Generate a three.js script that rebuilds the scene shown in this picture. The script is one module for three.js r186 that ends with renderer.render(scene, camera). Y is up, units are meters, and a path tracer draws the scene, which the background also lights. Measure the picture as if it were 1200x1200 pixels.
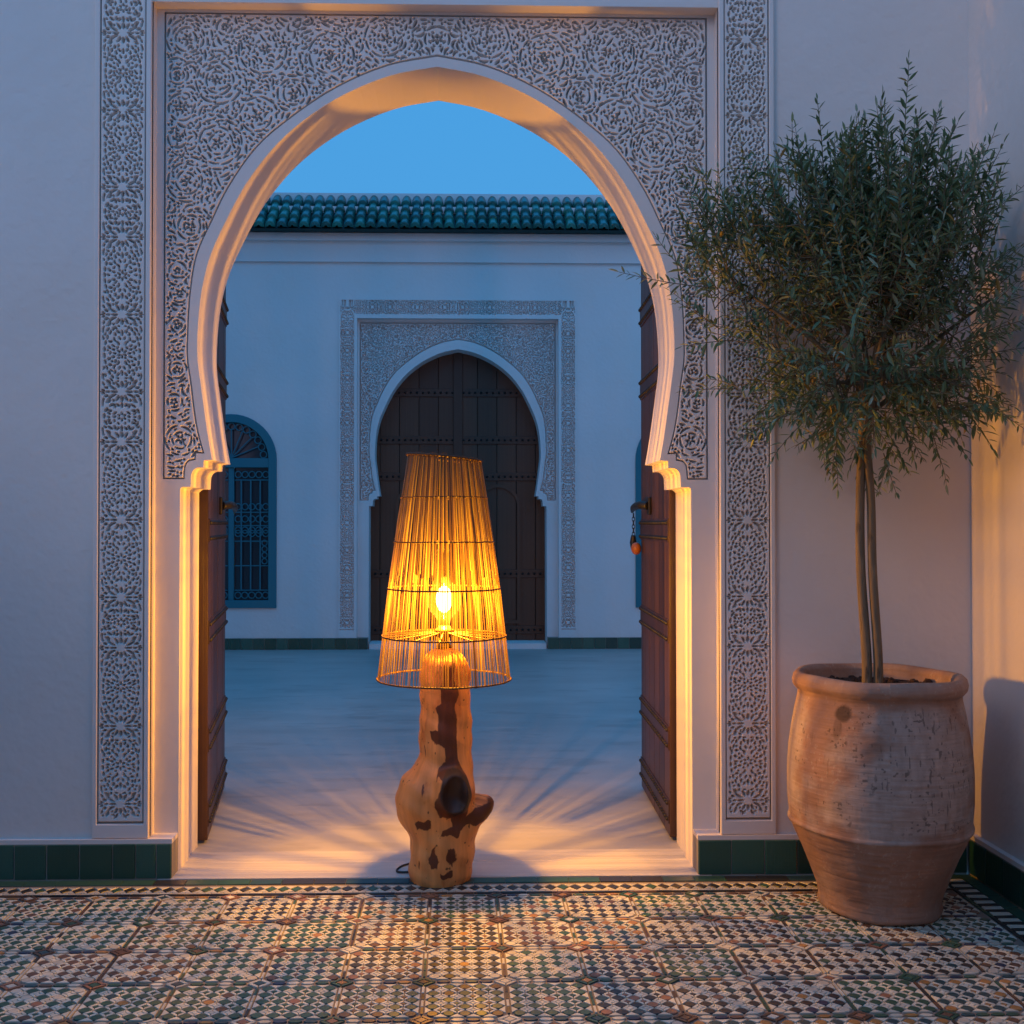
import * as THREE from 'three';
import { mergeGeometries } from 'three/addons/utils/BufferGeometryUtils.js';
import { RoundedBoxGeometry } from 'three/addons/geometries/RoundedBoxGeometry.js';

// ---------------------------------------------------------------- camera, sky, exposure
const scene = new THREE.Scene();
const camera = new THREE.PerspectiveCamera(51.28, 1, 0.05, 200);
camera.position.set(0, 1.12, 3.382);
camera.lookAt(0.023, 1.12 + 0.012, 2.382);
camera.setViewOffset(1200, 1200, 35, 0, 1200, 1200);
const EXPOSURE = 1;
const SKY = { front: [0.092, 0.365, 0.750], mid: [0.066, 0.350, 0.765], high: [0.042, 0.44, 1.14], west: [0.045, 0.58, 1.44], glow: [0.46, 0.42, 0.62] };   // glow: the afterglow low in the west
{
  const W = 256, H = 128, d = new Float32Array(W * H * 4);
  for (let r = 0; r < H; r++) for (let c = 0; c < W; c++) {
    const up = ((r + 0.5) / H - 0.5) * Math.PI, az = ((c + 0.5) / W - 0.5) * 2 * Math.PI;
    const west = (0.5 + 0.5 * Math.sin(az)) * Math.cos(up), h = Math.max(0, Math.sin(up));   // the sun has set behind the camera (+z)
    for (let k = 0; k < 3; k++) {
      const e = h < 0.45 ? SKY.front[k] + (SKY.mid[k] - SKY.front[k]) * (h / 0.45) : SKY.mid[k] + (SKY.high[k] - SKY.mid[k]) * ((h - 0.45) / 0.55);
      d[(r * W + c) * 4 + k] = up < 0 ? e * 0.5 : e + (SKY.west[k] + (SKY.glow[k] - SKY.west[k]) * Math.exp(-((h / 0.34) ** 2)) - e) * west * west * (1 - 0.4 * h);
    }
    d[(r * W + c) * 4 + 3] = 1;
  }
  const t = new THREE.DataTexture(d, W, H, THREE.RGBAFormat, THREE.FloatType);
  t.mapping = THREE.EquirectangularReflectionMapping; t.magFilter = THREE.LinearFilter; t.needsUpdate = true;
  scene.background = t; scene.environment = t;
}
const dusk = new THREE.DirectionalLight(new THREE.Color().setRGB(1, 0.70, 0.54), 0.46);
dusk.name = 'dusk_sun'; dusk.position.set(-5.4, 4.5, 4.6); dusk.target.position.set(0, 1.5, 0); dusk.shadow.radius = 36; dusk.castShadow = true;
Object.assign(dusk.shadow.camera, { left: -5, right: 5, top: 5, bottom: -5, near: 0.5, far: 25 });
scene.add(dusk, dusk.target);
const LAMP = { color: [1, 0.425, 0.022], power: 8.5 };

// ---------------------------------------------------------------- helpers
let seed = 7;
const rnd = () => { seed = (seed + 0x6d2b79f5) | 0; let t = Math.imul(seed ^ (seed >>> 15), 1 | seed); t = (t + Math.imul(t ^ (t >>> 7), 61 | t)) ^ t; return ((t ^ (t >>> 14)) >>> 0) / 4294967296; };
const rr = (a, b) => a + (b - a) * rnd();
const V = (x, y, z) => new THREE.Vector3(x, y, z);
const lerp = (a, b, t) => a + (b - a) * t, clamp = (x, a, b) => Math.min(b, Math.max(a, x)), smooth = (x, a, b) => { const t = clamp((x - a) / (b - a), 0, 1); return t * t * (3 - 2 * t); };
const hash = (x, y, s = 0) => { let h = Math.imul(x, 374761393) + Math.imul(y, 668265263) + Math.imul(s, 1274126177); h = Math.imul(h ^ (h >>> 13), 1274126177); return ((h ^ (h >>> 16)) >>> 0) / 4294967296; };
function vnoise(x, y, per, s) {                                   // periodic value noise
  const ix = Math.floor(x), iy = Math.floor(y), fx = x - ix, fy = y - iy, u = fx * fx * (3 - 2 * fx), v = fy * fy * (3 - 2 * fy), m = (a) => ((a % per) + per) % per;
  return lerp(lerp(hash(m(ix), m(iy), s), hash(m(ix + 1), m(iy), s), u), lerp(hash(m(ix), m(iy + 1), s), hash(m(ix + 1), m(iy + 1), s), u), v);
}
const fbm = (x, y, per, s, oct = 5) => { let a = 0.5, t = 0, n = 0; for (let i = 0; i < oct; i++) { t += a * vnoise(x, y, per, s + i); n += a; a *= 0.5; x *= 2; y *= 2; per *= 2; } return t / n; };
function tex(n, f, { srgb = false, repeat = [1, 1], m = n } = {}) {   // f(u, v) -> value or [r, g, b], 0..1
  const d = new Uint8Array(n * m * 4);
  for (let y = 0; y < m; y++) for (let x = 0; x < n; x++) {
    const c = f((x + 0.5) / n, (y + 0.5) / m), o = (y * n + x) * 4;
    for (let k = 0; k < 3; k++) d[o + k] = Math.round(255 * clamp(Array.isArray(c) ? c[k] : c, 0, 1));
    d[o + 3] = 255;
  }
  const t = new THREE.DataTexture(d, n, m);
  t.wrapS = t.wrapT = THREE.RepeatWrapping; t.magFilter = THREE.LinearFilter; t.repeat.set(...repeat); t.needsUpdate = true;
  if (srgb) t.colorSpace = THREE.SRGBColorSpace;
  return t;
}
const lin = (r, g, b) => new THREE.Color().setRGB(r, g, b);
const M = (name, rgb, o = {}) => { const m = new THREE.MeshStandardMaterial({ color: lin(...rgb), roughness: 0.8, ...o }); m.name = name; return m; };
const names = new Map();
function numbered(n) { const k = names.get(n) ?? 0; names.set(n, k + 1); return k ? `${n}_${String(k).padStart(3, '0')}` : n; }
function mesh(name, geo, m, parent) {
  const g = Array.isArray(geo) ? mergeGeometries(geo.map((x) => (x.index ? x.toNonIndexed() : x))) : geo;
  const o = new THREE.Mesh(g, m); o.name = parent ? name : numbered(name); o.castShadow = o.receiveShadow = true; (parent ?? scene).add(o); return o;
}
function group(name, parent, at = [0, 0, 0]) { const g = new THREE.Group(); g.name = parent ? name : numbered(name); g.position.set(...at); (parent ?? scene).add(g); return g; }
function tag(o, label, category, grp) { o.userData.label = label; o.userData.category = category; o.userData.kind = 'thing'; if (grp) o.userData.group = grp; return o; }
function box(w, h, d, x, y, z) {                                   // centred box, uv in metres
  const g = new THREE.BoxGeometry(w, h, d), uv = g.attributes.uv, s = [[d, h], [d, h], [w, d], [w, d], [w, h], [w, h]];
  for (let i = 0; i < 24; i++) uv.setXY(i, uv.getX(i) * s[i >> 2][0] + x, uv.getY(i) * s[i >> 2][1] + y);
  return g.translate(x, y, z);
}
const span = (x0, x1, y0, y1, z0, z1) => box(x1 - x0, y1 - y0, z1 - z0, (x0 + x1) / 2, (y0 + y1) / 2, (z0 + z1) / 2);
const rbox = (w, h, d, r, x, y, z) => new RoundedBoxGeometry(w, h, d, 1, r).translate(x, y, z);
const shapeOf = (pts) => new THREE.Shape(pts.map((p) => new THREE.Vector2(p[0], p[1])));
function extrude(pts, z0, z1, holes = [], bevel = 0) {
  const s = shapeOf(pts); for (const h of holes) s.holes.push(new THREE.Path(h.map((p) => new THREE.Vector2(p[0], p[1]))));
  const g = new THREE.ExtrudeGeometry(s, { depth: z1 - z0 - bevel, bevelEnabled: bevel > 0, bevelThickness: bevel, bevelSize: bevel, bevelOffset: -bevel, bevelSegments: 2, curveSegments: 8 });
  return g.translate(0, 0, z0);
}
const rect = (x0, x1, y0, y1) => [[x0, y0], [x1, y0], [x1, y1], [x0, y1]];
function tube(pts, radii, sides = 8, seg) {                        // tapered tube through points, closed at both ends
  const c = new THREE.CatmullRomCurve3(pts), n = seg ?? Math.max(2, (pts.length - 1) * 4), P = [], I = [], U = [];
  const fr = c.computeFrenetFrames(n, false);
  for (let i = 0; i <= n; i++) {
    const p = c.getPoint(i / n), t = (i / n) * (radii.length - 1), k = Math.min(radii.length - 2, Math.floor(t)), r = radii.length > 1 ? lerp(radii[k], radii[k + 1], t - k) : radii[0];
    for (let j = 0; j < sides; j++) {
      const a = (j / sides) * Math.PI * 2, q = p.clone().addScaledVector(fr.normals[i], Math.cos(a) * r).addScaledVector(fr.binormals[i], Math.sin(a) * r);
      P.push(q.x, q.y, q.z); U.push(j / sides, i / n);
    }
  }
  for (let i = 0; i < n; i++) for (let j = 0; j < sides; j++) { const a = i * sides + j, b = i * sides + (j + 1) % sides; I.push(a, b, a + sides, b, b + sides, a + sides); }
  for (let j = 1; j < sides - 1; j++) I.push(0, j + 1, j, n * sides, n * sides + j, n * sides + j + 1);
  const g = new THREE.BufferGeometry();
  g.setAttribute('position', new THREE.Float32BufferAttribute(P, 3)); g.setAttribute('uv', new THREE.Float32BufferAttribute(U, 2)); g.setIndex(I); g.computeVertexNormals();
  return g;
}
const lathe = (pts, n = 64) => new THREE.LatheGeometry(pts.map((p) => new THREE.Vector2(p[0], p[1])), n);

// ---------------------------------------------------------------- materials
const plasterBump = tex(512, (u, v) => 0.55 * fbm(u * 10, v * 10, 10, 1, 6) + 0.25 * fbm(u * 3, v * 3, 3, 9, 3) + 0.2 * fbm(u * 60, v * 60, 60, 4, 2), { repeat: [0.8, 0.8] });
const plasterTint = tex(512, (u, v) => { const a = 0.90 + 0.10 * fbm(u * 5, v * 5, 5, 21, 6), b = fbm(u * 9, v * 9, 9, 33, 5); return [a, a - 0.012 * smooth(b, 0.5, 0.75), a - 0.03 * smooth(b, 0.45, 0.8)]; }, { repeat: [0.37, 0.37] });
const mPlaster = M('plaster', [0.79, 0.725, 0.675], { roughness: 0.9, map: plasterTint, bumpMap: plasterBump, bumpScale: 0.006 });
const mReveal = M('smooth_plaster', [0.79, 0.725, 0.675], { roughness: 0.75, map: plasterTint, bumpMap: plasterBump, bumpScale: 0.002 });
const mCarved = M('carved_plaster', [0.78, 0.72, 0.675], { roughness: 0.9, map: plasterTint });
const mFar = M('white_plaster', [0.78, 0.755, 0.735], { roughness: 0.9, map: plasterTint, bumpMap: plasterBump, bumpScale: 0.006 });
const grain = tex(256, (u, v) => { const w = fbm(u * 26 + 1.5 * fbm(u * 3, v * 2, 3, 5), v * 2, 26, 3, 4); return 0.55 + 0.45 * w; }, { repeat: [2, 2] });
const glazeBump = tex(256, (u, v) => fbm(u * 6, v * 6, 6, 17, 4), { repeat: [9, 9] });
const greens = [[0.018, 0.088, 0.062], [0.012, 0.060, 0.046], [0.026, 0.112, 0.080], [0.014, 0.072, 0.046]].map((c, i) => M('green_glaze_' + 'abcd'[i], c, { roughness: 0.28, bumpMap: glazeBump, bumpScale: 0.0012 }));
const mGrout = M('grout', [0.30, 0.27, 0.23], { roughness: 0.95 });
const mIron = M('dark_iron', [0.05, 0.045, 0.04], { roughness: 0.45, metalness: 0.8 });

// ---------------------------------------------------------------- the horseshoe arch profile
const AX = -0.067;
const arris = new THREE.CatmullRomCurve3([[0, 2.620], [0.15, 2.590], [0.316, 2.519], [0.449, 2.429], [0.539, 2.342], [0.622, 2.230], [0.687, 2.108], [0.735, 2.000], [0.763, 1.890], [0.777, 1.750], [0.777, 1.660], [0.768, 1.585], [0.755, 1.490], [0.745, 1.420], [0.734, 1.355], [0.7295, 1.331]].map((p) => V(p[0], p[1], 0)));
const groove = new THREE.CatmullRomCurve3([[0, 2.653], [0.16, 2.621], [0.33, 2.546], [0.485, 2.440], [0.586, 2.350], [0.677, 2.219], [0.731, 2.108], [0.778, 2.000], [0.799, 1.880], [0.807, 1.740], [0.807, 1.657], [0.796, 1.582], [0.785, 1.492], [0.773, 1.421], [0.754, 1.351]].map((p) => V(p[0], p[1], 0)));
const half = (curve, tail, n = 56) => [...curve.getPoints(n).map((p) => [p.x, p.y]), ...tail];
const arcTo = (x0, y0, x1, y1, n = 6) => Array.from({ length: n }, (_, i) => { const a = ((i + 1) / n) * Math.PI / 2; return [x0 + (x1 - x0) * Math.sin(a), y0 + (y1 - y0) * (1 - Math.cos(a))]; });
const arrisHalf = half(arris, [[0.756, 1.329], [0.757, 1.306], [0.772, 1.306], ...arcTo(0.772, 1.306, 0.797, 1.275), [0.798, 1.243], [0.824, 1.243], [0.830, 1.240], [0.832, 1.232], [0.834, -0.02]]);
const grooveHalf = half(groove, [[0.781, 1.352], [0.782, 1.330], [0.795, 1.328], ...arcTo(0.795, 1.328, 0.816, 1.298), [0.818, 1.268]]);
const mirror = (h) => [...h.slice(1).reverse(), ...h.map((p) => [-p[0], p[1]])];          // right foot -> apex -> left foot
const place = (pts, cx, sx, sy) => pts.map((p) => [cx + p[0] * sx, p[1] * sy]);

// ---------------------------------------------------------------- carved ornament: depth rasters, computed once
class Raster {
  constructor(x0, y0, w, h, res) { Object.assign(this, { x0, y0, res, W: Math.ceil(w / res), H: Math.ceil(h / res) }); this.a = new Float32Array(this.W * this.H); }
  at(x, y) { const u = clamp((x - this.x0) / this.res, 0, this.W - 1.001), v = clamp((y - this.y0) / this.res, 0, this.H - 1.001), i = Math.floor(u), j = Math.floor(v), o = j * this.W + i, a = this.a; return lerp(lerp(a[o], a[o + 1], u - i), lerp(a[o + this.W], a[o + this.W + 1], u - i), v - j); }
  each(xa, xb, ya, yb, f) { const r = this.res; for (let j = Math.max(0, Math.floor((ya - this.y0) / r)); j <= Math.min(this.H - 1, Math.ceil((yb - this.y0) / r)); j++) for (let i = Math.max(0, Math.floor((xa - this.x0) / r)); i <= Math.min(this.W - 1, Math.ceil((xb - this.x0) / r)); i++) { const v = f(this.x0 + i * r, this.y0 + j * r); if (v) { const o = j * this.W + i; this.a[o] = v > 0 ? Math.max(this.a[o], v) : Math.min(this.a[o], 1 + v); } } }
  leaf(x, y, ang, len, wid, bend = 0, keep = false) {              // a teardrop hole from (x, y); keep: leaves plaster standing instead
    const c = Math.cos(ang), s = Math.sin(ang), m = len + wid;
    this.each(x - m, x + m, y - m, y + m, (px, py) => {
      const dx = px - x, dy = py - y, t = (dx * c + dy * s) / len; if (t < -0.1 || t > 1.1) return 0;
      const q = -dx * s + dy * c - bend * len * 4 * t * (1 - t), hw = wid * 0.5 * Math.pow(Math.max(0, Math.sin(Math.PI * clamp(t, 0, 1) ** 0.8)), 0.6);
      const d = smooth(hw - Math.abs(q), -0.0004, 0.0009); return keep ? -d : d;
    });
  }
  arc(cx, cy, r, a0, a1, wid, keep = false, ry = r) {
    this.each(cx - r - wid, cx + r + wid, cy - ry - wid, cy + ry + wid, (px, py) => {
      const dx = (px - cx) / r, dy = (py - cy) / ry; let a = Math.atan2(dy, dx); while (a < a0) a += Math.PI * 2; if (a > a1) return 0;
      const t = (a - a0) / (a1 - a0), hw = wid * 0.5 * (keep ? 1 : Math.pow(Math.sin(Math.PI * t), 0.5)), q = (Math.hypot(dx, dy) - 1) * Math.min(r, ry), d = smooth(hw - Math.abs(q), -0.0004, 0.0009); return keep ? -d : d;
    });
  }
  line(pts, wid) { for (let i = 0; i + 1 < pts.length; i++) { const [ax, ay] = pts[i], [bx, by] = pts[i + 1], L = Math.hypot(bx - ax, by - ay) || 1e-6; this.each(Math.min(ax, bx) - wid, Math.max(ax, bx) + wid, Math.min(ay, by) - wid, Math.max(ay, by) + wid, (px, py) => { const t = clamp(((px - ax) * (bx - ax) + (py - ay) * (by - ay)) / (L * L), 0, 1), d = Math.hypot(px - ax - t * (bx - ax), py - ay - t * (by - ay)); return smooth(wid * 0.5 - d, -0.0004, 0.0009); }); } }
}
function insideOf(poly) { return (x, y) => { let c = false; for (let i = 0, j = poly.length - 1; i < poly.length; j = i++) { const [ax, ay] = poly[i], [bx, by] = poly[j]; if ((ay > y) !== (by > y) && x < ((bx - ax) * (y - ay)) / (by - ay) + ax) c = !c; } return c; }; }
const distTo = (poly) => (x, y) => { let m = 1e9; for (let i = 0, j = poly.length - 1; i < poly.length; j = i++) { const [ax, ay] = poly[j], [bx, by] = poly[i], L = (bx - ax) ** 2 + (by - ay) ** 2 || 1e-9, t = clamp(((x - ax) * (bx - ax) + (y - ay) * (by - ay)) / L, 0, 1); m = Math.min(m, (x - ax - t * (bx - ax)) ** 2 + (y - ay - t * (by - ay)) ** 2); } return Math.sqrt(m); };
const PANEL = { half: 0.888, top: 2.790, foot: 1.268 };
const panelHalf = [[0, PANEL.top], [PANEL.half, PANEL.top], [PANEL.half, PANEL.foot], ...grooveHalf.slice().reverse()];   // right half of the carved spandrel
const panelPoly = [...mirror(grooveHalf), [-PANEL.half, PANEL.foot], [-PANEL.half, PANEL.top], [PANEL.half, PANEL.top], [PANEL.half, PANEL.foot]];
const spandrel = (() => {                                          // right half of the spandrel: scrolls of leaves; the left half mirrors it
  const R = new Raster(0, 1.25, 0.90, 1.56, 0.0014), inside = insideOf(panelHalf), far = distTo(panelPoly), step = 0.004, dw = Math.ceil(0.92 / step), dh = Math.ceil(1.58 / step), D = new Float32Array(dw * dh);
  for (let j = 0; j < dh; j++) for (let i = 0; i < dw; i++) { const x = i * step, y = 1.25 + j * step; D[j * dw + i] = inside(x, y) ? far(x, y) : -1; }
  const room = (x, y) => { const i = Math.round(x / step), j = Math.round((y - 1.25) / step); return i < 0 || j < 0 || i >= dw || j >= dh ? -1 : D[j * dw + i]; };
  const ok = (x, y, a, l) => room(x, y) > 0.009 && room(x + Math.cos(a) * l, y + Math.sin(a) * l) > 0.009 && x > 0.002;
  const leaf = (x, y, a, l, w, b) => { if (ok(x, y, a, l) && ok(x + Math.cos(a) * l * 0.5, y + Math.sin(a) * l * 0.5, a, 0)) R.leaf(x, y, a, l, w, b); };
  const scrolls = [];
  for (const want of [0.084, 0.070, 0.056, 0.043, 0.032]) for (let k = 0; k < 900; k++) {
    const r = want * rr(0.92, 1.06), x = rr(0, 0.9), y = rr(1.27, 2.79);
    if (room(x, y) < r * 0.93 + 0.004 || (x < r && x > 0.01)) continue;
    if (scrolls.every((s) => Math.hypot(s.x - x, s.y - y) > (s.r + r) * 1.03)) scrolls.push({ x, y, r, d: rnd() < 0.5 ? 1 : -1, p: rr(0, 6.28) });
  }
  const crescent = (x, y, r, a, l, w) => { const m = a + l / 2; if (room(x + Math.cos(m) * r, y + Math.sin(m) * r) > 0.007 && room(x + Math.cos(a) * r, y + Math.sin(a) * r) > 0.005) R.arc(x, y, r, a, a + l, w); };
  const free = (x, y, a, l, w, b, gap) => { for (let t = -0.2; t <= 1.2; t += 0.1) { const q = b * l * 4 * t * (1 - t); for (const o of [-0.5, 0, 0.5]) { const h = q + o * (w + gap), px = x + Math.cos(a) * l * t - Math.sin(a) * h, py = y + Math.sin(a) * l * t + Math.cos(a) * h; if (px < 0 || R.at(px, py) > 0.3) return false; } } return true; };
  const tryLeaf = (x, y, a, l, w, b, gap = 0.0062) => { if (ok(x, y, a, l) && free(x, y, a, l, w, b, gap)) { R.leaf(x, y, a, l, w, b); return true; } return false; };
  for (const { x, y, r, d, p } of scrolls) {                        // each scroll winds inward: crescents along a spiral, comma leaves on its inner side
    let a = p, ra = r * 0.97;
    for (let k = 0; k < 40 && ra > r * 0.30; k++) { const l = clamp(rr(0.020, 0.052) / ra, 0.2, 1.5), g = rr(0.006, 0.010) / ra; crescent(x, y, ra, d > 0 ? a : a - l, l, rr(0.0045, 0.0072)); a += d * (l + g); ra -= r * 0.40 * (l + g) / 6.283; }
    for (let k = 0; k < 60; k++) { const t = rnd(), q = r * lerp(0.12, 0.88, Math.sqrt(t)), u = rr(0, 6.283); tryLeaf(x + Math.cos(u) * q, y + Math.sin(u) * q, u + d * rr(0.7, 2.3), rr(0.011, 0.024), rr(0.0050, 0.0082), d * rr(0.05, 0.42), 0.0052); }
    for (let k = 0; k < 5; k++) { const u = p + k * 1.2566; R.leaf(x + Math.cos(u) * 0.004, y + Math.sin(u) * 0.004, u + d * 0.4, Math.min(0.015, r * 0.3), 0.007, d * 0.2); }
  }
  for (let k = 0; k < 34000; k++) {
    const x = rr(0, 0.9), y = rr(1.26, 2.8); if (room(x, y) < 0.008) continue;
    let s = scrolls[0], m = 9; for (const q of scrolls) { const e = Math.hypot(q.x - x, q.y - y) - q.r; if (e < m) { m = e; s = q; } }
    const a = Math.atan2(y - s.y, x - s.x) + s.d * rr(0.8, 2.0), big = k < 12000, l = big ? rr(0.018, 0.034) : rr(0.008, 0.016), w = big ? rr(0.0055, 0.0088) : rr(0.0045, 0.0068);
    tryLeaf(x, y, a, l, w, s.d * rr(-0.15, 0.40), 0.0050);
  }
  for (let k = 0; k < 40000; k++) { const x = rr(0, 0.9), y = rr(1.26, 2.8); if (room(x, y) > 0.008) tryLeaf(x, y, rr(0, 6.283), rr(0.006, 0.012), rr(0.0048, 0.0068), rr(0, 0.3), 0.0046); }
  R.line(panelHalf.slice(1).filter((p) => p[0] > 0.002 || p[1] < 2.7).map((p) => [p[0], p[1]]), 0.0085);
  R.line([[0, PANEL.top], [PANEL.half, PANEL.top]], 0.0085);
  return R;
})();
const BAND = { half: 0.0735 };
const bandRaster = (() => {                                        // one upright band, symmetrical about x = 0: stars, long and short medallions
  const R = new Raster(-0.09, 0.1, 0.18, 3.0, 0.0014), L = (x, y, a, l, w, b = 0) => { R.leaf(x, y, a, l, w, b); R.leaf(-x, y, Math.PI - a, l, w, -b); };
  const star = (y) => {
    for (const s of [1, -1]) {
      L(0.010, y + s * 0.012, s * 1.05, 0.021, 0.0075, s * 0.08); L(0.017, y + s * 0.008, s * 0.62, 0.030, 0.0065, s * -0.12);
      L(0.044, y + s * 0.011, s * 0.35, 0.013, 0.0075); L(0.037, y + s * 0.022, s * 0.95, 0.017, 0.006, s * 0.2); L(0.056, y + s * 0.020, s * 1.2, 0.012, 0.0055);
      R.leaf(0, y + s * 0.014, s * 1.571, 0.019, 0.010); L(0.054, y + s * 0.004, s * 0.3, 0.011, 0.005);
    }
    L(0.013, y, 0, 0.022, 0.0065); L(0.038, y, 0, 0.014, 0.005); R.leaf(0.055, y, 0, 0.014, 0.0035); R.leaf(-0.055, y, Math.PI, 0.014, 0.0035);
  };
  const medal = (y, h) => {                                        // h: half-height between the two stars
    const ry = h - 0.034, n = Math.round(ry / 0.0085);
    for (const s of [1, -1]) {
      for (let i = 0; i < n; i++) { const t0 = -1.15 + (i * 2.3) / n, t1 = t0 + 1.75 / n; R.arc(0, y, 0.056, s > 0 ? t0 : t0 + Math.PI, s > 0 ? t1 : t1 + Math.PI, 0.0062, false, ry); }
      L(0.049, y + s * ry * 0.98, s * 1.95, 0.024, 0.0058, s * 0.15); L(0.060, y + s * ry * 0.72, s * 1.75, 0.024, 0.005, s * -0.1);
      for (let i = 0; i < 4; i++) { const a = s * (0.22 + i * 0.37); L(Math.cos(a) * 0.0375, y + Math.sin(a) * ry * 0.74, a + s * 0.5 * (i % 2 ? -1 : 1), 0.0125, 0.0072); }
      R.leaf(0, y + s * ry * 0.62, s * 1.571, 0.018, 0.0075);
      if (h > 0.1) { L(0.010, y + s * 0.024, s * 0.9, 0.017, 0.0065, s * 0.2); L(0.022, y + s * 0.010, s * 0.35, 0.012, 0.0065); L(0.005, y + s * 0.042, s * 1.1, 0.012, 0.0058); L(0.021, y + s * 0.038, s * 1.35, 0.014, 0.0062, s * -0.2); }
    }
    for (let i = 0; i < 6; i++) { const a = (i / 6) * 6.283 + 0.52; R.leaf(Math.cos(a) * 0.006, y + Math.sin(a) * 0.006, a, h > 0.1 ? 0.0115 : 0.009, 0.006); }
  };
  let y = 0.235; star(y);
  for (let i = 0; y < 3.0; i++) { const h = [0.123, 0.124, 0.08][i % 3]; medal(y + h, h); y += 2 * h; star(y); }
  const open = (x, y, a, l, w) => { for (let t = -0.3; t <= 1.3; t += 0.1) for (const o of [-0.5, 0, 0.5]) { const px = x + Math.cos(a) * l * t - Math.sin(a) * o * (w + 0.0048), py = y + Math.sin(a) * l * t + Math.cos(a) * o * (w + 0.0048); if (px < 0.0022 || px > 0.067 || py < 0.19 || R.at(px, py) > 0.3) return false; } return true; };
  for (let k = 0; k < 30000; k++) { const x = rr(0.003, 0.066), y = rr(0.19, 2.95), a = rr(0, 6.283), l = k < 15000 ? rr(0.010, 0.017) : rr(0.006, 0.010), w = rr(0.0048, 0.0066); if (open(x, y, a, l, w)) L(x, y, a, l, w, 0); }
  for (const s of [1, -1]) { R.line([[s * BAND.half, 0.1], [s * BAND.half, 3.2]], 0.007); L(0.02, 0.190, 2.2, 0.02, 0.006, 0.1); L(0.045, 0.196, 1.9, 0.02, 0.006); }
  R.line([[-0.09, 0.176], [0.09, 0.176]], 0.006);
  return R;
})();
// a relief: one sheet of small facets, z = front - depth * carving
function relief(x0, x1, y0, y1, step, zFront, depth, carve, keep = () => true) {
  const nx = Math.round((x1 - x0) / step), ny = Math.round((y1 - y0) / step), sx = (x1 - x0) / nx, sy = (y1 - y0) / ny, id = new Int32Array((nx + 1) * (ny + 1)).fill(-1), P = [], U = [], I = [];
  const vert = (i, j) => { const k = j * (nx + 1) + i; if (id[k] < 0) { const x = x0 + i * sx, y = y0 + j * sy; id[k] = P.length / 3; P.push(x, y, zFront - depth * carve(x, y)); U.push(x, y); } return id[k]; };
  for (let j = 0; j < ny; j++) for (let i = 0; i < nx; i++) if (keep(x0 + (i + 0.5) * sx, y0 + (j + 0.5) * sy)) {
    const a = vert(i, j), b = vert(i + 1, j), c = vert(i + 1, j + 1), d = vert(i, j + 1);
    if ((i + j) & 1) I.push(a, b, c, a, c, d); else I.push(a, b, d, b, c, d);
  }
  const g = new THREE.BufferGeometry();
  g.setAttribute('position', new THREE.Float32BufferAttribute(P, 3)); g.setAttribute('uv', new THREE.Float32BufferAttribute(U, 2)); g.setIndex(I); g.computeVertexNormals();
  return g;
}

// ---------------------------------------------------------------- skirting tiles
function skirtTiles(parent, edges, at, turn, y0, h, depth) {       // edges: joints along the wall; at(s) gives the place of the tile's middle
  const base = group('skirting', parent), cache = new Map();
  for (let i = 0; i + 1 < edges.length; i++) {
    const w = Math.round((edges[i + 1] - edges[i] - 0.0035) * 1000) / 1000, key = w + '';
    if (!cache.has(key)) cache.set(key, rbox(w, h - 0.003, depth, 0.0028, 0, 0, 0));
    const t = mesh('tile', cache.get(key), greens[Math.floor(rnd() * 4)], base), p = at((edges[i] + edges[i + 1]) / 2);
    t.position.set(p[0], y0 + h / 2 + rr(-0.0008, 0.0008), p[1] + rr(-0.0012, 0.0008)); t.rotation.set(rr(-0.012, 0.012), turn + rr(-0.012, 0.012), 0);
  }
  return base;
}
const joints = (a, b, pitch) => { const o = [a]; while (o[o.length - 1] + pitch * 1.4 < b) o.push(o[o.length - 1] + pitch * rr(0.97, 1.03)); o.push(b); return o; };

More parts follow.
